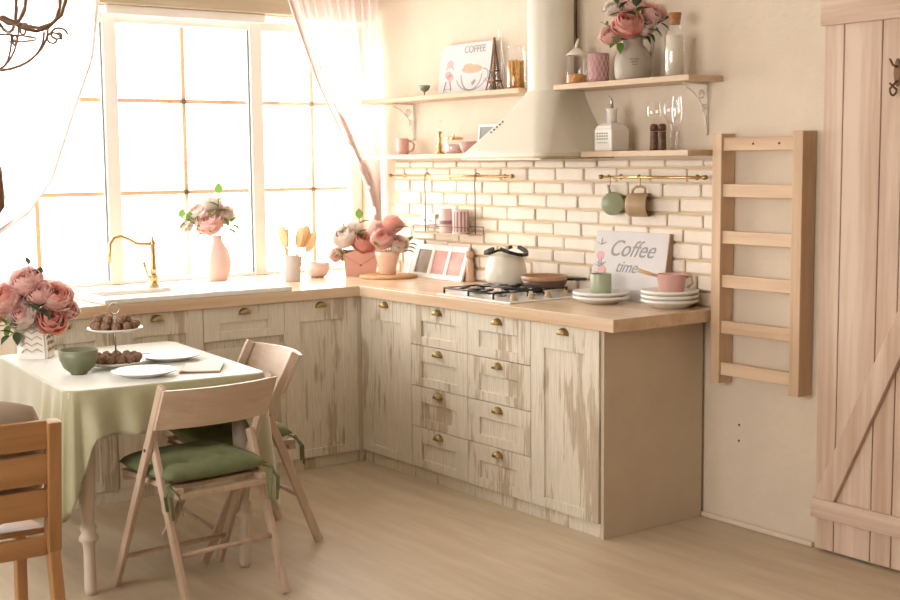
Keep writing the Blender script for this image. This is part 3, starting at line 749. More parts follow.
for k in range(60):
    a = rn.random()*2*PI; q = .036*math.sqrt(rn.random()); x, y = q*math.cos(a), q*math.sin(a)
    tube(bm, [(x, y, .006), (x*.95+rn.uniform(-.003, .003), y*.95+rn.uniform(-.003, .003), .135+rn.uniform(-.01, .008))], .0042, 6)
obj('contents', bm, 'pasta', r)
obj('lid', lathe(B(), [(0, .1975), (.042, .1975), (.043, .207), (.02, .212), (0, .212)], 28), 'glass', r, smooth=True)
# lower left shelf
mug('dusty pink mug at the window end of the lower left shelf', (-.10, -.545, ZL), .034, .088, 'pink', rz=-.9)
r = empty('candle_holder', (-.1, -.885, ZL), 0, 'golden stemmed candle holder with a curled glass top, beside the gold-lidded jar', 'candle holder')
obj('base', lathe(B(), [(0, 0), (.026, 0), (.026, .008), (.012, .02), (.016, .04), (.008, .06), (.012, .08), (.007, .1), (.016, .112), (.014, .118), (0, .118)], 20), 'gold', r, smooth=True)
obj('curl', tube(B(), [(.002*k*math.cos(k*.9)*.8, .002*k*math.sin(k*.9)*.8, .118+.0085*k) for k in range(9)], .004, 8), 'glass', r, smooth=True)
r = empty('glass_jar', (-.1, -1.01, ZL), 0, 'squat glass jar with flat gold lid on the lower left shelf', 'jar')
obj('body', lathe(B(), [(0, .001), (.044, .001), (.048, .01), (.048, .06), (.04, .072)], 28), 'glass', r, smooth=True)
obj('contents', lathe(B(), [(0, .004), (.041, .005), (.043, .02), (.043, .045), (0, .05)], 24), 'pinklight', r, smooth=True)
obj('lid', lathe(B(), [(.046, .073), (.05, .074), (.05, .083), (.03, .088), (.006, .09), (.006, .1), (0, .101)], 28), 'gold', r, smooth='auto')
r = empty('bowl', (-.115, -1.155, ZL), 0, 'small dusty pink bowl half hidden by the hood on the lower shelf', 'bowl')
obj('body', lathe(B(), [(0, 0), (.025, 0), (.04, .02), (.05, .06), (.047, .06), (.037, .022), (0, .006)], 28), 'pink', r, smooth=True)
r = empty('photo_frame', (-.075, -1.24, ZL+.001), 0, 'small white framed grey picture on the lower shelf behind the hood edge', 'picture'); r.rotation_euler = (-.1, 0, -PI/2)
bm = B()
for a in ((-.07, -.058, 0, .145), (.058, .07, 0, .145)): box(bm, a[0], a[1], 0, .014, a[2], a[3], .002)
for a in ((0, .012), (.133, .145)): box(bm, -.058, .058, 0, .014, a[0], a[1], .002)
obj('frame', bm, 'white', r); o = obj('picture', box(B(), -.058, .058, .006, .012, .012, .133), 'ink', r)

# ------------------------------------------------------------------ counter items
ZC = T1
r = canvas('large pale canvas reading Coffee time, leaning on the brick wall behind the pink pot', (-.088, -2.255, ZC+.001), .455, .305, .03, -.16)
for n_, mm in (('canvas', 'canvasside'),): pass
text('lettering', 'Coffee', .105, 'ink', r, (.005, -.001, .225), (PI/2, 0, 0), shear=.5)
text('lettering', 'time', .075, 'ink', r, (-.015, -.001, .145), (PI/2, 0, 0), shear=.5)
bm = B()
for cx, cz, q in ((-.185, .19, .024), (-.165, .12, .03), (-.2, .1, .02), (-.145, .07, .018)): disc(bm, cx, cz, q, q*.85)
obj('pink_blossom', bm, 'inkpink', r)
bm = B()
for cx, cz in ((-.185, .24), (-.175, .15), (-.19, .14), (-.145, .1)):
    for a in (0.4, 1.6, 2.8): bar(bm, (cx, -.001, cz), (cx+.03*math.cos(a), -.001, cz+.03*math.sin(a)), .006, .001)
obj('leaf_drawing', bm, 'ink', r)
obj('frame_edge', box(B(), .2277, .232, .002, .03, 0, .305), 'canvasside', r)
def plate(label, loc, rad, name='plate', mat='ceramic', dep=.018, group=None, thick=.0055):
    r = empty(name, loc, 0, label, 'plate', group)
    obj('dish', lathe(B(), [(0, 0), (rad*.55, 0), (rad*.6, .002), (rad*.97, dep), (rad, dep+.002), (rad, dep+thick*.7), (rad*.97, dep+thick), (rad*.62, thick+.0015), (rad*.55, thick), (0, thick)], 48), mat, r, smooth=True)
    return r
for k, nm in enumerate(('lower', 'upper')):
    plate('white plate, %s one of the two under the green mug' % nm, (-.235, -2.262, ZC+.019*k), .125, dep=.022, thick=.012)
mug('sage green mug standing on the left plate stack', (-.2, -2.225, ZC+.019+.0132), .047, .092, 'green', rz=.75)
for k, nm in enumerate(('bottom', 'middle', 'top')):
    plate('white plate, %s of the thick stack of three under the pink pot' % nm, (-.142, -2.585, ZC+.019*k), .122, dep=.026, thick=.012)
r = empty('small_saucepan', (-.125, -2.578, ZC+.038+.0132), 0, 'small dusty pink saucepan with pale handle on the right plate stack', 'saucepan')
obj('body', lathe(B(), [(0, 0), (.045, 0), (.052, .008), (.06, .085), (.063, .088), (.06, .09), (.057, .085), (.049, .01), (0, .008)], 36), 'pink', r, smooth=True)
bm = B(); tube(bm, [(-.035, .045, .08), (-.06, .065, .088), (-.1, .1, .105)], [.006, .008, .01], 10); obj('handle', bm, 'spoon', r, smooth=True)
bm = B(); tube(bm, [(.045, -.04, .075), (.062, -.055, .08), (.066, -.06, .05), (.05, -.045, .03)], .006, 8); obj('handle', bm, 'beige', r, smooth=True)
r = empty('pepper_mill', (-.052, -1.075, ZC), 0, 'pale turned wooden pepper mill beside the triple photo frame', 'mill')
obj('body', lathe(B(), [(0, 0), (.026, 0), (.028, .01), (.022, .03), (.024, .07), (.018, .1), (.014, .12), (0, .121)], 24), wood('blush_wood', '#D9B49A', '#C39A80', 'z'), r, smooth=True)
obj('head', lathe(B(), [(0, .122), (.018, .122), (.022, .14), (.016, .156), (.006, .162), (.007, .17), (0, .176)], 24), wood('blush_wood_head', '#D9B49A', '#C39A80', 'z'), r, smooth=True)
# triple frame
r = empty('triple_photo_frame', (-.105, -.835, ZC+.001), 0, 'white triple photo frame with dark and pink inserts leaning on the brick wall', 'picture frame'); r.rotation_euler = (-.33, 0, -PI/2)
bm = B(); xs = [-.22, -.073, .073, .22]
for x in xs: box(bm, x-.014, x+.014, 0, .012, 0, .185, .002)
for a, b_ in zip(xs, xs[1:]):
    box(bm, a+.014, b_-.014, 0, .012, 0, .026, .002); box(bm, a+.014, b_-.014, 0, .012, .155, .185, .002)
obj('frame', bm, 'white', r)
for a, b_, mm in zip(xs, xs[1:], ('greyphoto', 'pinkphoto', 'pinkphoto')):
    if mm not in MT: MT[mm] = plain(mm, {'greyphoto': '#A89684', 'pinkphoto': '#E6AFA6'}[mm], .6, var=.15, scale=20)
    obj('photo', box(B(), a+.014, b_-.014, .005, .010, .026, .155), mm, r)
r = empty('greeting_card', (-.085, -.575, ZC+.001), 0, 'blush pink card standing behind the green sprig, left of the triple frame', 'card'); r.rotation_euler = (-.25, 0, -PI/2)
obj('card', box(B(), -.07, .07, 0, .006, 0, .2, .001), 'pinklight', r)
# trivet + glass vase etc.
r = empty('round_board', (-.235, -.585, ZC), 0, 'round pale wooden board with a short handle under the glass rose vase', 'board')
bm = B(); lathe(bm, [(0, 0), (.15, 0), (.155, .004), (.155, .012), (.15, .016), (0, .016)], 48)
obj('disc', bm, 'trivet', r, smooth='auto')
ZT = ZC+.0165
r = empty('glass_vase', (-.23, -.575, ZT), 0, 'peach tinted glass vase with roses on the round wooden board', 'vase')
obj('body', lathe(B(), [(0, 0), (.04, 0), (.045, .005), (.05, .05), (.065, .1), (.07, .125), (.066, .125), (.061, .1), (.046, .05), (.04, .01), (0, .008)], 36), plain('peach_glass', '#F0CDB8', .15, var=.02), r, smooth=True)
r = empty('drinking_glass', (-.13, -.575, ZT), 0, 'small clear glass with a green sprig on the round wooden board', 'glass')
obj('body', lathe(B(), [(0, .001), (.028, .001), (.03, .006), (.036, .1)], 24), 'glass', r, smooth=True)
r = empty('envelope_pot', (-.285, -.385, ZC), -.5, 'pink metal envelope-shaped flower pot holding roses near the window corner', 'flower pot')
bm = B()
a0 = [(-.08, -.04), (.08, -.04), (.08, .04), (-.08, .04)]; a1 = [(-.095, -.05), (.095, -.05), (.095, .05), (-.095, .05)]
va = [bm.verts.new((x, y, 0)) for x, y in a0]; vb = [bm.verts.new((x, y, z)) for (x, y), z in zip(a1, (.12, .12, .14, .14))]
fl = bm.verts.new((0, -.05, .145))
for k in range(4):
    if k == 0: bm.faces.new((va[0], va[1], vb[1], fl, vb[0]))
    else: bm.faces.new((va[k], va[(k+1) % 4], vb[(k+1) % 4], vb[k]))
bm.faces.new(va[::-1])
obj('pot', bm, 'pinktin', r, solid=.004)
bm = B(); bar(bm, (-.09, -.052, .115), (0, -.0535, .06), .003, .002); bar(bm, (.09, -.052, .115), (0, -.0535, .06), .003, .002); lathe(bm, [(0, 0), (.006, 0), (0, .003)], 10, mtx=Matrix.Translation((0, -.053, .06)) @ Matrix.Rotation(PI/2, 4, 'X'))
obj('flap_seam', bm, plain('rose_seam', '#B97F72', .5), r)
r = empty('bowl', (-.515, -.31, ZC), 0, 'white rounded bowl with pink tinge on the window counter', 'bowl')
obj('body', lathe(B(), [(0, 0), (.035, 0), (.055, .012), (.068, .045), (.068, .08), (.064, .08), (.063, .046), (.05, .018), (0, .01)], 36), plain('blush_white_porcelain', '#F0DCD6', .3, var=.02), r, smooth=True)
r = empty('utensil_crock', (-.735, -.43, ZC), 0, 'pale grey cylindrical crock holding wooden spoons', 'crock')
obj('body', lathe(B(), [(0, 0), (.04, 0), (.042, .004), (.042, .13), (.04, .133), (.038, .13), (.038, .008), (0, .007)], 36), plain('pale_grey_concrete', '#D8CFC9', .6, var=.05), r, smooth='auto')
sp = [('leftmost', -.03, .0), ('tall middle', .0, .02), ('tall right-of-middle', .03, -.02), ('wide', .06, .01), ('rightmost low', .085, .0), ('back left', -.045, -.03), ('back right', .045, .035)]
for k, (nm, dx, dy) in enumerate(sp):
    r = empty('wooden_spoon', (-.735+(k-3)*.008*.8, -.43+(.016 if k % 2 else -.012), ZC+.0105), 0, '%s wooden spoon in the grey crock' % nm.replace('wide', 'broad'), 'spoon')
    top = Vector((dx*.8, -dx*.6+dy*.3, .19)) if k != 4 else Vector((dx*.7, -dx*.52, .165))
    a = obj('handle', tube(B(), [(0, 0, 0), top], .0045, 8), 'spoon', r)
    d_ = top.normalized(); q = d_.to_track_quat('Z', 'X').to_matrix().to_4x4(); q.translation = top
    # bowl: flattened ellipsoid facing the room
    bm = B(); bmesh.ops.create_uvsphere(bm, u_segments=16, v_segments=10, radius=1, matrix=q @ Matrix.Rotation(-.65, 4, 'Z') @ Matrix.Translation((0, 0, .035)) @ Matrix.Diagonal((.034, .0055, .06, 1)))
    obj('bowl', bm, 'spoon', r, smooth=True)
r = empty('glass_tumbler', (-.80, -.40, ZC), 0, 'clear glass tumbler just left of the grey crock', 'glass')
obj('body', lathe(B(), [(0, .001), (.024, .001), (.026, .005), (.03, .16)], 24), 'glass', r, smooth=True)
r = empty('flower_vase', (-1.025, -.14, ZC), 0, 'textured pink vase with roses standing by the window', 'vase')
obj('body', lathe(B(), [(0, 0), (.04, 0), (.05, .004), (.068, .05), (.074, .1), (.06, .16), (.032, .205), (.027, .225), (.03, .24), (.026, .24), (.023, .225), (.028, .2), (.054, .155), (.067, .1), (.045, .01), (0, .008)], 48, rmod=lambda a, z: 1+.02*math.sin(10*a+z*90)), 'pinklight', r, smooth=True)

# ------------------------------------------------------------------ roses
def petal(bm, r, A, phi, dphi, hs=.92, jit=0, rn=None, mi=0):
    n = 5; g = []
    for i in range(n+1):
        v = i/n; row = []
        for j in range(n+1):
            u = (j/n-.5)*2
            al = A*v*(1-.12*u*u*v); wd = dphi*(.45+.75*math.sin(PI*min(v, .75)/1.1))*(1 if v < .9 else .9)
            ph = phi+u*wd/2
            rr = r*(1+.06*v*math.sin(3*u+phi*5)+jit*v)
            g_ = Vector((rr*math.sin(al)*math.cos(ph), rr*math.sin(al)*math.sin(ph), -rr*math.cos(al)*hs+.25*(1-r)))
            if v > .85: g_ += Vector((math.cos(ph), math.sin(ph), 0))*(.05+.05*math.sin(u*5+phi))
            row.append(bm.verts.new(g_))
        g.append(row)
    for i in range(n):
        for j in range(n):
            f = bm.faces.new((g[i][j], g[i][j+1], g[i+1][j+1], g[i+1][j])); f.smooth = True; f.material_index = mi
def rose_mesh(name, seed, mat_out, mat_in, open_=1.0):
    rn = random.Random(seed); bm = B()
    layers = [(.3, 2.7, 3, 1), (.45, 2.5, 4, 1), (.6, 2.3, 5, 1), (.74, 2.15, 6, 0), (.88, 1.98, 7, 0), (1.0, 1.8*open_, 7, 0), (1.06, 1.5*open_, 6, 0)]
    for R_, A_, n, mi in layers:
        o = rn.random()*6
        for k in range(n): petal(bm, R_*(1+rn.uniform(-.05, .05)), A_+rn.uniform(-.12, .12), o+2*PI*k/n+rn.uniform(-.12, .12), 2*PI/n*1.55, jit=rn.uniform(-.05, .08), mi=mi)
    me = bpy.data.meshes.new(name); bm.to_mesh(me); bm.free()
    me.materials.append(MT[mat_out]); me.materials.append(MT[mat_in]); return me
RM = {'p': rose_mesh('rose_bloom', 1, 'roseA', 'roseA'), 'c': rose_mesh('rose_bloom', 2, 'roseA', 'roseB'), 'k': rose_mesh('rose_bloom', 3, 'roseB', 'roseB', .9), 'w': rose_mesh('rose_bloom', 4, 'roseC', 'roseC'), 'q': rose_mesh('rose_bloom', 5, 'roseC', 'roseA')}
def leaf_bm(L=.06, wd=.03):
    bm = B(); n = 6; g = []
    for i in range(n+1):
        v = i/n; w_ = wd*math.sin(PI*v**.8)*.5; z = -.25*L*v*v
        g.append([bm.verts.new((-w_, L*v, z+w_*.4)), bm.verts.new((0, L*v, z)), bm.verts.new((w_, L*v, z+w_*.4))])
    for a, b_ in zip(g, g[1:]):
        for j in (0, 1):
            try: bm.faces.new((a[j], a[j+1], b_[j+1], b_[j])).smooth = True
            except Exception: pass
    bmesh.ops.remove_doubles(bm, verts=bm.verts, dist=1e-5)
    return bm
def leaf(parent, loc, direction, L, mat='leaf', wd=None):
    o = obj('leaf', leaf_bm(L, wd or L*.62), mat, parent, smooth=True)
    d_ = Vector(direction).normalized(); q = d_.to_track_quat('Y', 'Z'); o.rotation_mode = 'QUATERNION'; o.rotation_quaternion = q; o.location = loc
    return o
AX = Vector((.797, -.603, 0)); BX = Vector((-.603, -.797, 0))   # bouquet axes: along the display side and toward the room
def bouquet(base, mouth_z, where, items, leafmat='leaf'):
    """base: vase position on its surface; items: (side, front, height above base, radius, kind, label, leaves)"""
    bz = Vector(base)
    rn = random.Random(int(abs(base[0])*1000))
    for (dx, fr, hz, rad, kd, lab, nl) in items:
        c = AX*dx+BX*fr+Vector((0, 0, hz))
        root = empty('rose', bz+Vector((0, 0, .012)), 0, lab, 'rose')
        hd = c-Vector((0, 0, .012)); neck = Vector((AX*dx*.12+BX*fr*.12)); neck.z = mouth_z*.9
        out = (c-Vector((0, 0, mouth_z-.06))); out.normalize()
        face = (out*.7+BX*.75*(1 if fr >= 0 else -1)+Vector((0, 0, .2))).normalized()
        b_ = bpy.data.objects.new('bloom', RM[kd]); COL.objects.link(b_); b_.parent = root
        b_.rotation_mode = 'QUATERNION'; b_.rotation_quaternion = face.to_track_quat('Z', 'Y') @ Quaternion((0, 0, 1), rn.random()*6)
        b_.location = hd; rad *= 1.12; b_.scale = (rad, rad, rad); st = hd-face*rad*.85
        obj('stem', tube(B(), [Vector((dx*.02, fr*.02, 0)), neck*.5, neck, (neck+st)/2+Vector((0, 0, .004)), st], .0022, 6), 'stem', root, smooth=True)
        for k in range(nl):
            a = rn.random()*2*PI
            dd = Vector((math.cos(a), math.sin(a), rn.uniform(-.2, .3)))+face*.3+BX*.35
            leaf(root, st*.95+neck*.05+dd*.01, dd, rad*rn.uniform(1.2, 1.6), leafmat if k % 2 else 'leaf')
def sprig(base, mouth_z, tip, label, L=.035, n=5, mat='leaf', name='leafy_sprig'):
    root = empty(name, Vector(base)+Vector((0, 0, .012)), 0, label, 'sprig')
    c = AX*tip[0]+BX*tip[1]+Vector((0, 0, tip[2]-.012)); neck = AX*tip[0]*.1+BX*tip[1]*.1; neck.z = mouth_z*.9
    obj('stem', tube(B(), [(0, 0, 0), neck, (neck+c)/2+Vector((0, 0, .01)), c], .0018, 6), 'stem', root, smooth=True)
    d_ = (c-neck).normalized(); sd = d_.cross(BX).normalized()
    for k in range(n):
        t = 1-k*.14; p = neck.lerp(c, t)
        dd = d_*(.9 if k == 0 else .55)+sd*(0 if k == 0 else (1 if k % 2 else -1))+BX*.25
        leaf(root, p, dd, L*1.15, mat)
VB = (-2.375, -1.215, .7545)
bouquet(VB, .15, 'table', [
    (-.028, .07, .18, .05, 'q', 'cream pink rose low at the front over the rim of the chevron vase', 2),
    (-.105, .04, .245, .062, 'c', 'large pink rose on the left side of the chevron vase bunch', 2),
    (-.022, .02, .315, .058, 'p', 'topmost pale pink rose in the chevron vase on the table', 1),
    (.042, .05, .27, .045, 'p', 'small pale pink rose in the middle of the chevron vase bunch', 2),
    (.1, .02, .25, .06, 'c', 'pink rose high on the right side of the chevron vase bunch', 1),
    (.088, .05, .165, .055, 'k', 'coral rose drooping low on the right over the chevron vase', 2),
    (-.155, .0, .19, .045, 'k', 'coral rose cut by the left picture edge in the chevron vase', 1),
    (.14, .0, .195, .038, 'p', 'outermost right pale rose in the chevron vase bunch', 1),
    (-.05, -.07, .24, .05, 'w', 'cream rose on the window side at the left of the chevron vase bunch', 1),
    (.06, -.08, .26, .05, 'w', 'cream rose on the window side at the right of the chevron vase bunch', 1)], 'leafdark')
sprig(VB, .15, (-.015, 0, .375), 'dark leafy sprig rising above the roses in the chevron vase', .035, 3, 'leafdark')
sprig(VB, .15, (-.1, .09, .14), 'green leafy sprig low on the left of the chevron vase', .055, 3, 'leaf')
sprig(VB, .15, (.05, .09, .21), 'dark leafy sprig in the middle front of the chevron vase', .065, 3, 'leafdark')
sprig(VB, .15, (-.07, .09, .1), 'dark leafy sprig hanging over the front of the chevron vase', .05, 3, 'leafdark')
sprig(VB, .15, (.03, 0, .33), 'green leafy sprig at the top right of the chevron vase bunch', .04, 4, 'leafdark')
r = empty('flower_vase', VB, 0, 'white square vase with beige chevron pattern on the table', 'vase')
bm = B()
def sq(a, b, c_): return [(-a, -b), (a, -b), (a, b), (-a, b)]
def tapered(bm, a, b_, z0, z1):
    va = [bm.verts.new((sx*a, sy*a, z0)) for sx, sy in ((-1, -1), (1, -1), (1, 1), (-1, 1))]; vb = [bm.verts.new((sx*b_, sy*b_, z1)) for sx, sy in ((-1, -1), (1, -1), (1, 1), (-1, 1))]
    for k in range(4): bm.faces.new((va[k], va[(k+1) % 4], vb[(k+1) % 4], vb[k]))
    return va, vb
va, _ = tapered(bm, .06, .05, 0, .165); bm.faces.new(va[::-1])
bmesh.ops.bevel(bm, geom=[e for e in bm.edges if abs(e.verts[0].co.z-e.verts[1].co.z) > .1], offset=.008, segments=3, affect='EDGES')
vz = obj('body', bm, 'ceramic', r, solid=.004, smooth='auto')
bm = B()
for zz in (.03, .055, .08, .105, .13, .15):
    for face in range(4):
        R_ = Matrix.Rotation(face*PI/2, 4, 'Z')
        w_ = .06-.01*zz/.165+.0026; xs_ = [-.042+.021*i for i in range(5)]
        for i in range(4):
            za, zb = (zz-.002, zz+.012) if i % 2 == 0 else (zz+.012, zz-.002)
            bar(bm, R_ @ Vector((xs_[i], -w_, za)), R_ @ Vector((xs_[i+1], -w_, zb)),   .0015, .0085, up=tuple(R_ @ Vector((0, 1, 0))))
obj('chevron_pattern', bm, plain('beige_chevron_print', '#C9AE8C', .6), r)
r['label'] = 'white square vase with beige chevron pattern on the table'
r.rotation_euler = (0, 0, -.6)
PV = (-1.025, -.14, ZC)
bouquet(PV, .24, 'pink vase', [
    (-.03, .05, .315, .064, 'p', 'large pink rose at the front of the pink vase by the window', 2),
    (-.1, .0, .375, .05, 'q', 'pale rose on the upper left of the pink window vase', 1),
    (.04, .0, .36, .05, 'q', 'pale rose on the right of the pink window vase', 1),
    (-.03, -.02, .41, .048, 'w', 'cream rose at the top of the pink window vase', 1),
    (-.16, .02, .30, .035, 'w', 'small cream rosebud hanging out left of the pink window vase', 0)])
sprig(PV, .24, (.02, .02, .46), 'bright green leafy sprig topping the pink window vase', .065, 5)
sprig(PV, .24, (-.16, .03, .33), 'green leafy sprig reaching left from the pink window vase', .06, 5)
sprig(PV, .24, (-.205, .02, .35), 'thin leafy sprig at the far left of the pink window vase', .055, 4)
sprig(PV, .24, (.085, .03, .31), 'green leafy sprig at the right of the pink window vase', .065, 4)
sprig(PV, .24, (-.09, .06, .27), 'short leafy sprig at the lower left front of the pink window vase', .045, 3)
EP = (-.285, -.385, ZC)
bouquet(EP, .13, 'envelope', [
    (-.085, .02, .225, .062, 'w', 'large cream rose on the left of the pink envelope pot', 2),
    (.03, .04, .19, .058, 'k', 'coral pink rose at the front of the pink envelope pot', 2),
    (-.13, .03, .12, .036, 'p', 'small pink rose hanging left of the pink envelope pot', 1),
    (-.03, -.02, .26, .042, 'q', 'blush rose at the top of the pink envelope pot', 1)])
sprig(EP, .13, (.0, 0, .31), 'upright green leafy sprig in the pink envelope pot', .06, 5)
sprig(EP, .13, (-.1, .03, .30), 'green leafy sprig at the upper left of the pink envelope pot', .035, 3)
sprig(EP, .13, (-.11, .06, .12), 'green leafy sprig low on the left of the pink envelope pot', .045, 5)
GV = (-.23, -.575, ZT)
bouquet(GV, .12, 'glass vase', [
    (-.02, .04, .2, .055, 'c', 'tall pink rose at the front of the peach glass vase', 2),
    (.03, -.02, .275, .05, 'k', 'topmost coral pink rose in the peach glass vase', 1),
    (.065, .03, .17, .045, 'q', 'pale rose on the right of the peach glass vase', 2),
    (-.06, -.03, .25, .042, 'p', 'pale pink rose at the back left of the peach glass vase', 1)])
sprig((-.13, -.575, ZT), .1, (.035, .03, .17), 'bright green sprig in the small clear glass', .05, 6)
sprig((-.13, -.575, ZT), .1, (.0, .03, .14), 'short green sprig leaning forward in the small clear glass', .03, 5)
PP = (-.12, -2.335, ZU)
bouquet(PP, .18, 'pitcher', [
    (-.025, .05, .24, .06, 'k', 'coral rose at the front left of the taupe pitcher', 2),
    (-.1, .02, .195, .042, 'p', 'pale pink rose hanging left of the taupe pitcher', 1),
    (.045, .04, .235, .042, 'q', 'blush rose at the front right of the taupe pitcher', 2),
    (.085, .0, .285, .045, 'p', 'pale pink rose on the upper right of the taupe pitcher', 1),
    (.0, 0, .335, .045, 'p', 'topmost pale pink rose of the taupe pitcher', 1),
    (-.085, 0, .31, .035, 'w', 'cream rose at the upper left of the taupe pitcher', 1)], 'leafdark')
sprig(PP, .18, (.0, .1, .3), 'dark leafy sprig between the front roses of the taupe pitcher', .06, 3, 'leafdark')
sprig(PP, .18, (.13, .02, .25), 'dark leafy sprig on the right of the taupe pitcher', .05, 5, 'leafdark')
sprig(PP, .18, (-.08, .07, .15), 'green leafy sprig drooping left of the taupe pitcher', .045, 3)
sprig(PP, .18, (-.07, .02, .32), 'dark leafy sprig at the upper left of the taupe pitcher', .05, 4, 'leafdark')
sprig(PP, .18, (.06, .06, .2), 'dark leafy sprig lying over the rim of the taupe pitcher', .05, 4, 'leafdark')
sprig(PP, .18, (-.13, .02, .24), 'thin white-budded sprig at the far left of the taupe pitcher', .02, 4)

# ------------------------------------------------------------------ table
TH = .75; TR = -math.radians(5)
ct = (-2.153, -1.603)
r = empty('dining_table', (ct[0], ct[1], 0), TR, 'cream painted dining table with turned legs under the green cloth', 'table')
hw, hl = .365, .515
obj('tabletop', box(B(), -hw, hw, -hl, hl, .724, .748, .004), 'tableleg', r)
bm = B()
for s in (-1, 1): box(bm, s*(hw-.05)-.01, s*(hw-.05)+.01, -hl+.07, hl-.07, .63, .7235); box(bm, -hw+.07, hw-.07, s*(hl-.05)-.01, s*(hl-.05)+.01, .63, .7235)
obj('apron', bm, 'tableleg', r)
lp = [(0, 0), (.018, 0), (.022, .02), (.02, .15), (.022, .19), (.034, .2), (.034, .215), (.024, .225), (.03, .245), (.022, .262), (.026, .3), (.034, .5), (.036, .6), (.036, .7235), (0, .7235)]
for sx in (-1, 1):
    for sy in (-1, 1): obj('leg', lathe(B(), lp, 24, c=(sx*(hw-.07), sy*(hl-.07), 0)), 'tableleg', r, smooth=True)
# cloth
def cloth():
    bm = B(); rc = .05; per = []
    def corner(cx, cy, a0):
        return [(cx+rc*math.cos(a0+PI/2*i/8), cy+rc*math.sin(a0+PI/2*i/8), math.cos(a0+PI/2*i/8), math.sin(a0+PI/2*i/8)) for i in range(9)]
    X, Y = hw+.008, hl+.008
    def side(x0, y0, x1, y1, nx, ny, n):
        return [(x0+(x1-x0)*i/n, y0+(y1-y0)*i/n, nx, ny) for i in range(1, n)]
    per += corner(X-rc, Y-rc, 0); per += side(X-rc, Y, -X+rc, Y, 0, 1, 40)
    per += corner(-X+rc, Y-rc, PI/2); per += side(-X, Y-rc, -X, -Y+rc, -1, 0, 56)
    per += corner(-X+rc, -Y+rc, PI); per += side(-X+rc, -Y, X-rc, -Y, 0, -1, 40)
    per += corner(X-rc, -Y+rc, 1.5*PI); per += side(X, -Y+rc, X, Y-rc, 1, 0, 56)
    N = len(per); K = 14; z0 = .7515
    ring0 = [bm.verts.new((x, y, z0)) for x, y, _, _ in per]
    inner = [bm.verts.new((x*.97, y*.98, z0+.0005)) for x, y, _, _ in per]
    prev = inner
    for k in range(N): bm.faces.new((inner[k], inner[(k+1) % N], ring0[(k+1) % N], ring0[k]))
    bm.faces.new(inner)
    prev = ring0
    sm = lambda t: max(0, min(1, t))**2*(3-2*max(0, min(1, t)))
    for j in range(1, K+1):
        s = j/K; row = []
        for i, (x, y, nx, ny) in enumerate(per):
            dS = Y+y if True else 0        # distance from the near (−y) edge
            onx = abs(nx)
            # drop lengths: short on the near/far sides, long on the left/right sides
            D = .155+.0*onx
            if x < 0: c = sm(1-(x+X)/.085)
            else: c = sm(1-(X-x)/.10)
            if x < 0: D = .16+.30*c
            else: D = .16+.33*c*sm(1-(y+Y)/.2) + .06*c
            fold = math.sin(i*.42+1.3)*.6+math.sin(i*.23+.4)*.4
            near = c
            amp = (.006+.016*near)*s
            if x < 0 and y < -Y+.3: fold = math.sin((math.atan2(ny, nx)*1.2+(x-y)*9)*5.0); amp = .03*s**.7
            off = .006*math.sqrt(s)+.014*s+amp*(fold+1)*.8
            z = z0-.001-(D*s)
            if j == 1: z = z0-.006; off = .004
            row.append(bm.verts.new((x+nx*off, y+ny*off, z)))
        for k in range(N): bm.faces.new((prev[k], prev[(k+1) % N], row[(k+1) % N], row[k]))
        prev = row
    return bm
o = obj('tablecloth', cloth(), 'cloth', smooth=True, solid=.002, loc=(ct[0], ct[1], 0), rot=(0, 0, TR))
tag(o, 'sage green linen tablecloth draped over the dining table', 'tablecloth')
ZP = .7545
r = empty('bowl', (-2.395, -1.745, ZP), 0, 'round sage green bowl at the left of the dining table', 'bowl')
obj('body', lathe(B(), [(0, 0), (.03, 0), (.032, .006), (.055, .025), (.068, .055), (.072, .09), (.069, .092), (.064, .055), (.05, .028), (0, .012)], 40), 'bowlgreen', r, smooth=True)
r = empty('tiered_stand', (-2.215, -1.66, ZP), 0, 'glass two-tier serving stand with silver ring handle on the table', 'serving stand')
obj('plate', lathe(B(), [(0, .0), (.035, .0), (.035, .008), (.10, .012), (.112, .02), (.110, .023), (.098, .016), (0, .013)], 48), 'ceramic', r, smooth=True)
obj('plate', lathe(B(), [(0, .135), (.03, .135), (.08, .139), (.106, .149), (.104, .152), (.085, .144), (0, .139)], 48), 'ceramic', r, smooth=True)
obj('post', tube(B(), [(0, 0, .0135), (0, 0, .205)], .0035, 10), 'steel', r, smooth=True)
bm = B(); tube(bm, [(AX.x*.02*math.cos(a), AX.y*.02*math.cos(a), .225+.022*math.sin(a)) for a in [2*PI*i/20 for i in range(20)]], .0028, 8, closed=True)
obj('ring_handle', bm, 'steel', r, smooth=True)
rn = random.Random(8)
def truffle_mesh():
    bm = B(); bmesh.ops.create_icosphere(bm, subdivisions=3, radius=.0175)
    from mathutils import noise as nz
    for v in bm.verts: v.co *= 1+.12*nz.noise(v.co*160)+.06*nz.noise(v.co*400)
    for f in bm.faces: f.smooth = True
    me = bpy.data.meshes.new('truffle'); bm.to_mesh(me); bm.free(); me.materials.append(MT['choc']); return me
TM = truffle_mesh()
def truffles(z, n, rad, lab, grp, extra=[]):
    for k in range(n):
        a = 2*PI*k/n+.2
        o = bpy.data.objects.new('truffle', TM); COL.objects.link(o)
        o.location = (-2.215+rad*math.cos(a), -1.66+rad*math.sin(a), z+.0165); o.rotation_euler = (rn.random()*6, rn.random()*6, rn.random()*6)
        tag(o, lab, 'truffle', grp)
    for (x, y, dz_) in extra:
        o = bpy.data.objects.new('truffle', TM); COL.objects.link(o)
        o.location = (-2.215+x, -1.66+y, z+.0165+dz_); o.rotation_euler = (rn.random()*6, rn.random()*6, rn.random()*6)
        tag(o, lab, 'truffle', grp)
truffles(ZP+.1445, 12, .078, 'brown dusted truffle on the upper plate of the tiered stand', 'truffles on the upper plate')
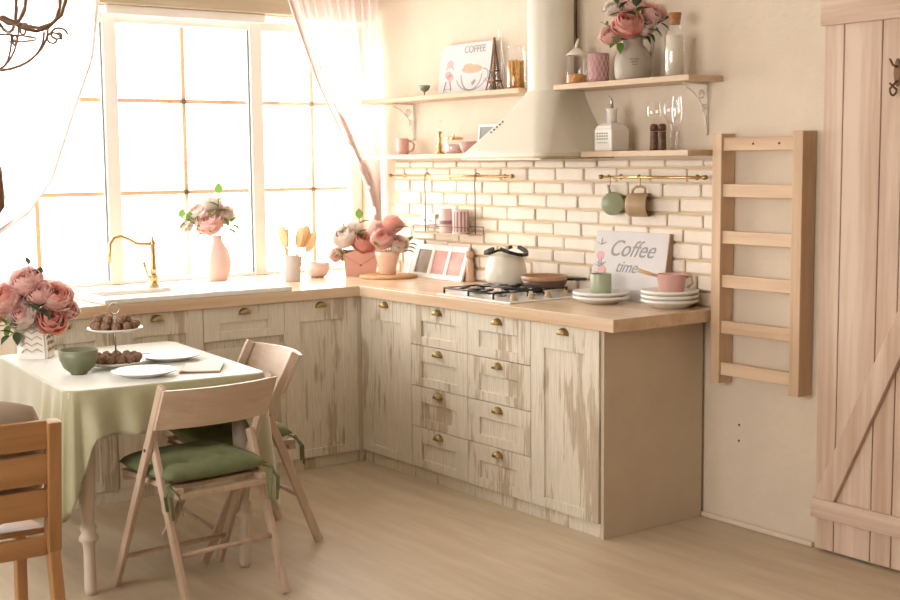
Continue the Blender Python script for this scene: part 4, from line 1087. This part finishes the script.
truffles(ZP+.144, 7, .043, 'brown dusted truffle on the upper plate of the tiered stand', 'truffles on the upper plate', extra=[(-.058, .02, .026), (-.042, -.04, .027), (-.018, .055, .026), (.03, -.045, .026), (.0, -.062, .026)])
truffles(ZP+.017, 13, .082, 'brown dusted truffle on the lower plate of the tiered stand', 'truffles on the lower plate')
truffles(ZP+.0155, 8, .045, 'brown dusted truffle on the lower plate of the tiered stand', 'truffles on the lower plate')
tag(obj('leaf', leaf_bm(.05, .018), 'iron', smooth=True, loc=(-2.085, -1.60, ZP+.0255), rot=(.12, 0, -1.2), solid=.001), 'small dark curled leaf at the right edge of the lower truffle plate', 'leaf')
plate('white dinner plate further back on the table, near the far chair', (-1.985, -1.64, ZP), .122, 'dinner_plate')
plate('white dinner plate at the near edge of the table, in front of the tiered stand', (-2.225, -1.945, ZP), .118, 'dinner_plate')
r = empty('napkin', (-1.985, -1.93, ZP), -.55, 'folded white napkin on a brown card at the right of the table', 'napkin')
obj('card', box(B(), -.075, .075, -.1, .1, 0, .003, .001), 'napred', r)
obj('cloth_fold', box(B(), -.07, .077, -.093, .104, .0031, .0081, .002), 'napkin', r)

# ------------------------------------------------------------------ folding chairs
def folding_chair(label):
    r = empty('folding_chair', (0, 0, 0), 0, label, 'chair')
    hwid = .215
    T_ = Vector((0, -.2, .785)); Fd = Vector((0, .2, .0))
    bolt = T_.lerp(Fd, .3)
    for s in (-1, 1):
        x = s*hwid
        obj('front_leg', bar(B(), (x, T_.y, T_.z), (x, Fd.y, .012), .020, .034, .004, up=(1, 0, 0)) if False else bar(B(), (x, T_.y, T_.z), (x, Fd.y, .006), .034, .020, .004, up=(1, 0, 0)), 'chairw', r)
        xi = s*(hwid-.0215)
        obj('rear_leg', bar(B(), (xi, bolt.y, bolt.z+.02), (xi, -.30, .006), .034, .020, .004, up=(1, 0, 0)), 'chairw', r)
        obj('bolt', lathe(B(), [(0, 0), (.006, 0), (.006, .003), (0, .005)], 10, mtx=Matrix.Translation((x+s*.0102, bolt.y, bolt.z)) @ Matrix.Rotation(s*PI/2, 4, 'Y')), 'iron', r)
    # curved back slat on the rear faces of the posts
    bm = B(); n = 14; g = []
    for i in range(n+1):
        u = -1+2*i/n; bow = -.045*(1-u*u)
        row = []
        for (z, d_) in ((.775, 0), (.63, 0), (.63, -.014), (.775, -.014)):
            y = T_.y+(T_.z-z)/(T_.z)*(.4)-.020+bow+d_
            row.append(bm.verts.new((u*(hwid+.008), y, z)))
        g.append(row)
    for a, b_ in zip(g, g[1:]):
        for k in range(4): bm.faces.new((a[k], a[(k+1) % 4], b_[(k+1) % 4], b_[k]))
    bm.faces.new(g[0]); bm.faces.new(g[-1])
    obj('back_slat', bm, wood('pale_beech_slat', '#D8C2AE', '#BFA690', 'x', .4, 60) if 'slatm' not in MT else MT['slatm'], r)
    bm = B()
    for s in (-1, 1): box(bm, s*.165-.012, s*.165+.012, -.215, .2, .41, .43, .003)
    for y in (-.20, .185): box(bm, -.1765, .1765, y-.015, y+.015, .39, .4095, .003)
    for k in range(6): box(bm, -.153, .153, -.165+k*.058, -.125+k*.058, .415, .429, .003)
    obj('seat', bm, 'chairw', r)
    ly = lambda z: T_.y+(T_.z-z)/T_.z*.4
    obj('stretcher', tube(B(), [(-hwid+.01, ly(.12), .12), (hwid-.01, ly(.12), .12)], .009, 10), 'chairw', r, smooth=True)
    ry = lambda z: -.30+(z/(bolt.z+.02))*(bolt.y+.30)
    obj('stretcher', tube(B(), [(-hwid+.03, ry(.20), .20), (hwid-.03, ry(.20), .20)], .009, 10), 'chairw', r, smooth=True)
    return r
def seat_cushion(label, loc, rz):
    r = empty('seat_cushion', loc, rz, label, 'cushion')
    n = 26; bm = B(); tp = []; bt = []
    hs = .203; bd = [(.09*i, .09*j) for i in (-1, 1) for j in (-1, 1)]
    for i in range(n+1):
        a = []; b_ = []
        for j in range(n+1):
            u = -1+2*i/n; v = -1+2*j/n
            e = (1-abs(u)**5)*(1-abs(v)**5); x = hs*u*(1-.04*v*v); y = hs*v*(1-.04*u*u)
            dm = sum(math.exp(-((x-p)**2+(y-q)**2)/.0011) for p, q in bd)
            h = .042*e**.5*(1-.6*min(dm, 1))
            a.append(bm.verts.new((x, y, .03+h))); b_.append(bm.verts.new((x, y, .03-.027*e**.5)))
        tp.append(a); bt.append(b_)
    for i in range(n):
        for j in range(n):
            bm.faces.new((tp[i][j], tp[i+1][j], tp[i+1][j+1], tp[i][j+1])); bm.faces.new((bt[i][j], bt[i][j+1], bt[i+1][j+1], bt[i+1][j]))
    bmesh.ops.remove_doubles(bm, verts=bm.verts, dist=.0005)
    obj('pad', bm, 'cushion', r, smooth=True)
    for s in (-1, 1):
        bm = B(); x = s*.185
        for dx, dy, L in ((.018, -.03, .1), (.03, -.015, .07), (-.012, -.035, .09)):
            pts = [(x, -.18, .02), (x+s*.02, -.2, .015), (x+s*dx+s*.01, -.2+dy, -.02), (x+s*dx*1.2, -.205+dy, -L)]
            for a, b_ in zip(pts, pts[1:]): bar(bm, a, b_, .012, .004, .001)
        lathe(bm, [(0, -.011), (.011, 0), (0, .011)], 8, c=(x+s*.018, -.2, .014))
        obj('tie', bm, 'cushion', r)
    return r
c1 = folding_chair('pale beech folding chair in the foreground, seen from behind, green cushion on its seat')
c2 = copy_tree(c1)
c1.location = (-2.145, -2.165, 0); c1.rotation_euler = (0, 0, math.radians(4))
c2.location = (-1.79, -1.745, 0); c2.rotation_euler = (0, 0, math.radians(85.5))
c2['label'] = 'pale beech folding chair on the far side of the table, backing the cabinets'
c1['group'] = c2['group'] = 'folding chairs at the dining table'
seat_cushion('tufted moss green cushion on the foreground folding chair', (-2.145, -2.165, .4305), math.radians(4))
seat_cushion('moss green cushion on the far folding chair, mostly under the tablecloth', (-1.79, -1.745, .4305), math.radians(85.5))

# ------------------------------------------------------------------ honey pine chair at the left edge
r = empty('pine_chair', (-3.03, -2.47, 0), math.radians(-2), 'honey pine slat-back chair cut by the left picture edge', 'chair')
for s in (-1, 1):
    x = s*.205
    bm = B(); bar(bm, (x, -.195, .40), (x, -.235, .80), .036, .05, .004, up=(1, 0, 0)) if False else bar(bm, (x, -.175, .385), (x, -.225, .785), .05, .04, .004, up=(1, 0, 0))
    obj('back_post', bm, 'orange', r)
    bm = B(); bar(bm, (x, -.165, .44), (x-.0, -.25, 0.005), .045, .034, .004, up=(1, 0, 0)); obj('rear_leg', bm, 'orange', r)
    bm = B(); bar(bm, (x, .17, .42), (x, .19, 0.005), .04, .034, .004, up=(1, 0, 0)); obj('front_leg', bm, 'orange', r)
for z, h in ((.745, .085), (.64, .09), (.535, .085)):
    y = -.175-.05*(z-.385)/.415
    obj('back_slat', box(B(), -.186, .186, y-.012, y+.010, z-h/2, z+h/2, .003), 'orangex', r)
bm = B(); box(bm, -.19, .19, -.15, .19, .43, .448, .004); obj('seat', bm, 'orangex', r)
for y in (-.182, .16): obj('apron', box(B(), -.186, .186, y, y+.02, .37, .4295, .003), 'orangex', r)
obj('stretcher', box(B(), -.186, .186, -.2, -.182, .18, .215, .003), 'orangex', r)
# pillow
def pillow_mesh(w_, h_, t_):
    bm = B(); n = 18; A_ = []; C_ = []
    for i in range(n+1):
        a = []; c = []
        for j in range(n+1):
            u = -1+2*i/n; v = -1+2*j/n; e = max(0, (1-u*u)*(1-v*v))
            x = w_/2*u*math.sqrt(1-.32*v*v); z = h_/2*v*math.sqrt(1-.32*u*u); t = t_/2*e**.42*(1+.06*math.sin(u*7+v*3)+.05*math.sin(v*9))
            a.append(bm.verts.new((x, -t, z))); c.append(bm.verts.new((x, t, z)))
        A_.append(a); C_.append(c)
    for i in range(n):
        for j in range(n):
            bm.faces.new((A_[i][j], A_[i+1][j], A_[i+1][j+1], A_[i][j+1])); bm.faces.new((C_[i][j], C_[i][j+1], C_[i+1][j+1], C_[i+1][j]))
    bmesh.ops.remove_doubles(bm, verts=bm.verts, dist=.0008); return bm
tag(obj('pillow', pillow_mesh(.44, .40, .14), 'pillow', smooth=True, loc=(-3.04, -2.585, .652), rot=(.13, 0, math.radians(-2))), 'taupe cotton pillow leaning against the pine chair back', 'pillow')

# ------------------------------------------------------------------ curtains
def curtain(label, pts_fn, mat, n_u=110, n_v=40, dens=None):
    bm = B(); g = []
    for j in range(n_v+1):
        v = j/n_v; g.append([bm.verts.new(pts_fn(i/n_u, v)) for i in range(n_u+1)])
    for a, b_ in zip(g, g[1:]):
        for k in range(n_u): bm.faces.new((a[k], a[k+1], b_[k+1], b_[k]))
    gv = [dens(i/n_u, j/n_v) if dens else 0 for j in range(n_v+1) for i in range(n_u+1)]
    bm.verts.index_update(); o = obj('curtain', bm, mat, smooth=True); tag(o, label, 'curtain')
    at = o.data.attributes.new('gather', 'FLOAT', 'POINT')
    for k, x in enumerate(gv): at.data[k].value = x
    return o
def interp(tab, z):
    for (z0, x0), (z1, x1) in zip(tab, tab[1:]):
        if z <= z0 and z >= z1: t = (z0-z)/(z0-z1); return x0+(x1-x0)*t
    return tab[-1][1] if z < tab[-1][0] else tab[0][1]
RT = [(2.66, -.70), (2.40, -.585), (2.24, -.525), (1.95, -.41), (1.65, -.255), (1.40, -.12), (1.25, -.075), (1.1, -.10), (.93, -.13)]
RO = [(2.66, -.03), (1.4, -.03), (1.25, -.04), (1.1, -.03), (.93, -.03)]
def rc(u, v):
    z = 2.66-(2.66-.93)*v; xl = interp(RT, z); xr = interp(RO, z); w_ = xr-xl
    am = .012+.02*min(1, w_/.5)
    uu = u**1.0
    return (xl+w_*uu, -.20+am*math.sin(uu*2*PI*11+v*1.5)+.012*math.sin(uu*2*PI*4+2)-.02*v, z)
curtain('sheer blush curtain swept to the right corner of the window', rc, 'sheerpink', dens=lambda u, v: max(math.exp(-(u/.035)**2), min(1, max(0, (v-.42)*2.6)), .25*math.sin(u*70)))
LT = [(2.66, -1.60), (2.33, -1.645), (2.04, -1.685), (1.75, -1.80), (1.456, -1.91), (1.29, -2.04), (1.2, -2.19), (1.1, -2.42), (1.0, -2.5), (.1, -2.45)]
LO = [(2.66, -2.95), (1.3, -2.75), (1.08, -2.62), (.1, -2.8)]
def lc(u, v):
    z = 2.66-(2.66-.1)*v; xr = interp(LT, z); xl = interp(LO, z); w_ = xr-xl
    return (xl+w_*u, -.20+(.014+.02*min(1, w_/.8))*math.sin(u*2*PI*14+v*2)+.01*math.sin(u*2*PI*5), z)
curtain('sheer white curtain swept to the left side of the window', lc, 'sheer', dens=lambda u, v: max(math.exp(-((1-u)/.03)**2), min(1, max(0, (v-.42)*3))*.9, .3*math.sin(u*88)))
def trim(par, fn, u0f, u1f, mat):
    bm = B(); g = []
    for j in range(61):
        v = j/60; a, b_ = u0f(v), u1f(v); row = []
        for k in range(9):
            p = Vector(fn(a+(b_-a)*k/8, v)); p.y -= .004; row.append(bm.verts.new(p))
        g.append(row)
    for a, b_ in zip(g, g[1:]):
        for k in range(8): bm.faces.new((a[k], a[k+1], b_[k+1], b_[k]))
    return obj('edge_band', bm, mat, par, smooth=True)
cw = {o['label'][:11]: o for o in COL.objects if o.name.startswith('curtain') and 'label' in o}
MT['band'] = petalmat('blush_curtain_edge', '#F3DCD3', .12); MT['bandw'] = petalmat('white_curtain_edge', '#F1E4DC', .08)
trim(cw['sheer blush'], rc, lambda v: 0, lambda v: min(.4, .028/max(.05, (interp(RO, 2.66-1.73*v)-interp(RT, 2.66-1.73*v)))*(1+max(0, v-.35)*2.2)), 'band')
trim(cw['sheer white'], lc, lambda v: 1-.035/max(.1, (interp(LT, 2.66-2.56*v)-interp(LO, 2.66-2.56*v)))*(1+max(0, v-.3)*2), lambda v: 1, 'bandw')
r = empty('curtain_rod', (-1.5, -.2, 2.68), 0, 'slim white curtain rod above the window', 'curtain rod')
obj('rod', tube(B(), [(-1.7, 0, 0), (1.48, 0, 0)], .011, 10), 'white', r, smooth=True)
for x in (-1.6, 0, 1.4): obj('bracket', tube(B(), [(x, 0, 0), (x, .199, 0)], .006, 8), 'white', r)

# ------------------------------------------------------------------ chandelier
r = empty('chandelier', (-2.62, -1.63, 1.965), 0, 'dark bronze wire chandelier with curved arms hanging over the table', 'chandelier')
obj('hub', lathe(B(), [(0, -.0), (.012, .0), (.02, .015), (.026, .06), (.018, .1), (.012, .13), (.012, .72), (.04, .735), (.04, .799), (0, .799)], 20), 'iron', r, smooth=True)
for k in range(8):
    a = 2*PI*k/8-.64
    c_, s_ = math.cos(a), math.sin(a)
    P = lambda q, z: (q*c_, q*s_, z)
    pts = [P(.015, .085), P(.04, .095), (P(.075, .08)), P(.12, .062), P(.17, .055), P(.215, .07), P(.25, .1), P(.268, .15), P(.272, .2), P(.272, .25)]
    am = obj('arm', tube(B(), pts, .0065, 8), 'iron', r, smooth=True)
    bm = B(); lathe(bm, [(0, .25), (.03, .255), (.034, .265), (.012, .262), (.012, .27), (0, .27)], 16, c=(.272*c_, .272*s_, 0)); obj('drip_pan', bm, 'iron', am, smooth=True)
    obj('candle', lathe(B(), [(0, .2705), (.011, .2705), (.011, .35), (0, .352)], 14, c=(.272*c_, .272*s_, 0)), 'cream', am, smooth=True)
    # wire loops of the basket under the arms
    pts = [P(.2*math.sin(t), -.095+.15*(1-math.cos(t))) for t in [PI*.5*i/12 for i in range(13)]]
    obj('basket_wire', tube(B(), pts, .0042, 6), 'iron', r, smooth=True)
    sc = [P(.235+.035*(1-i/26)*math.cos(i*.38), .03+.028*(1-i/26)*math.sin(i*.38)) for i in range(24)]
    obj('scroll', tube(B(), sc, .0042, 6), 'iron', r, smooth=True)
obj('ring_wire', tube(B(), [(.15*math.cos(2*PI*i/40), .15*math.sin(2*PI*i/40), .02) for i in range(40)], .0035, 6, closed=True), 'iron', r, smooth=True)
r = empty('hanging_ornament', (-2.635, -1.615, 1.36), 0, 'dark turned wooden ornament hanging below the chandelier at the left edge', 'ornament')
obj('body', lathe(B(), [(0, -.03), (.012, -.02), (.02, .0), (.034, .02), (.035, .06), (.03, .15), (.026, .17), (.012, .185), (0, .19)], 20), 'iron', r, smooth=True)
obj('cord', tube(B(), [(0, 0, .188), (.005, -.005, .42), (.01, -.01, .5695)], .0015, 6), 'iron', r)
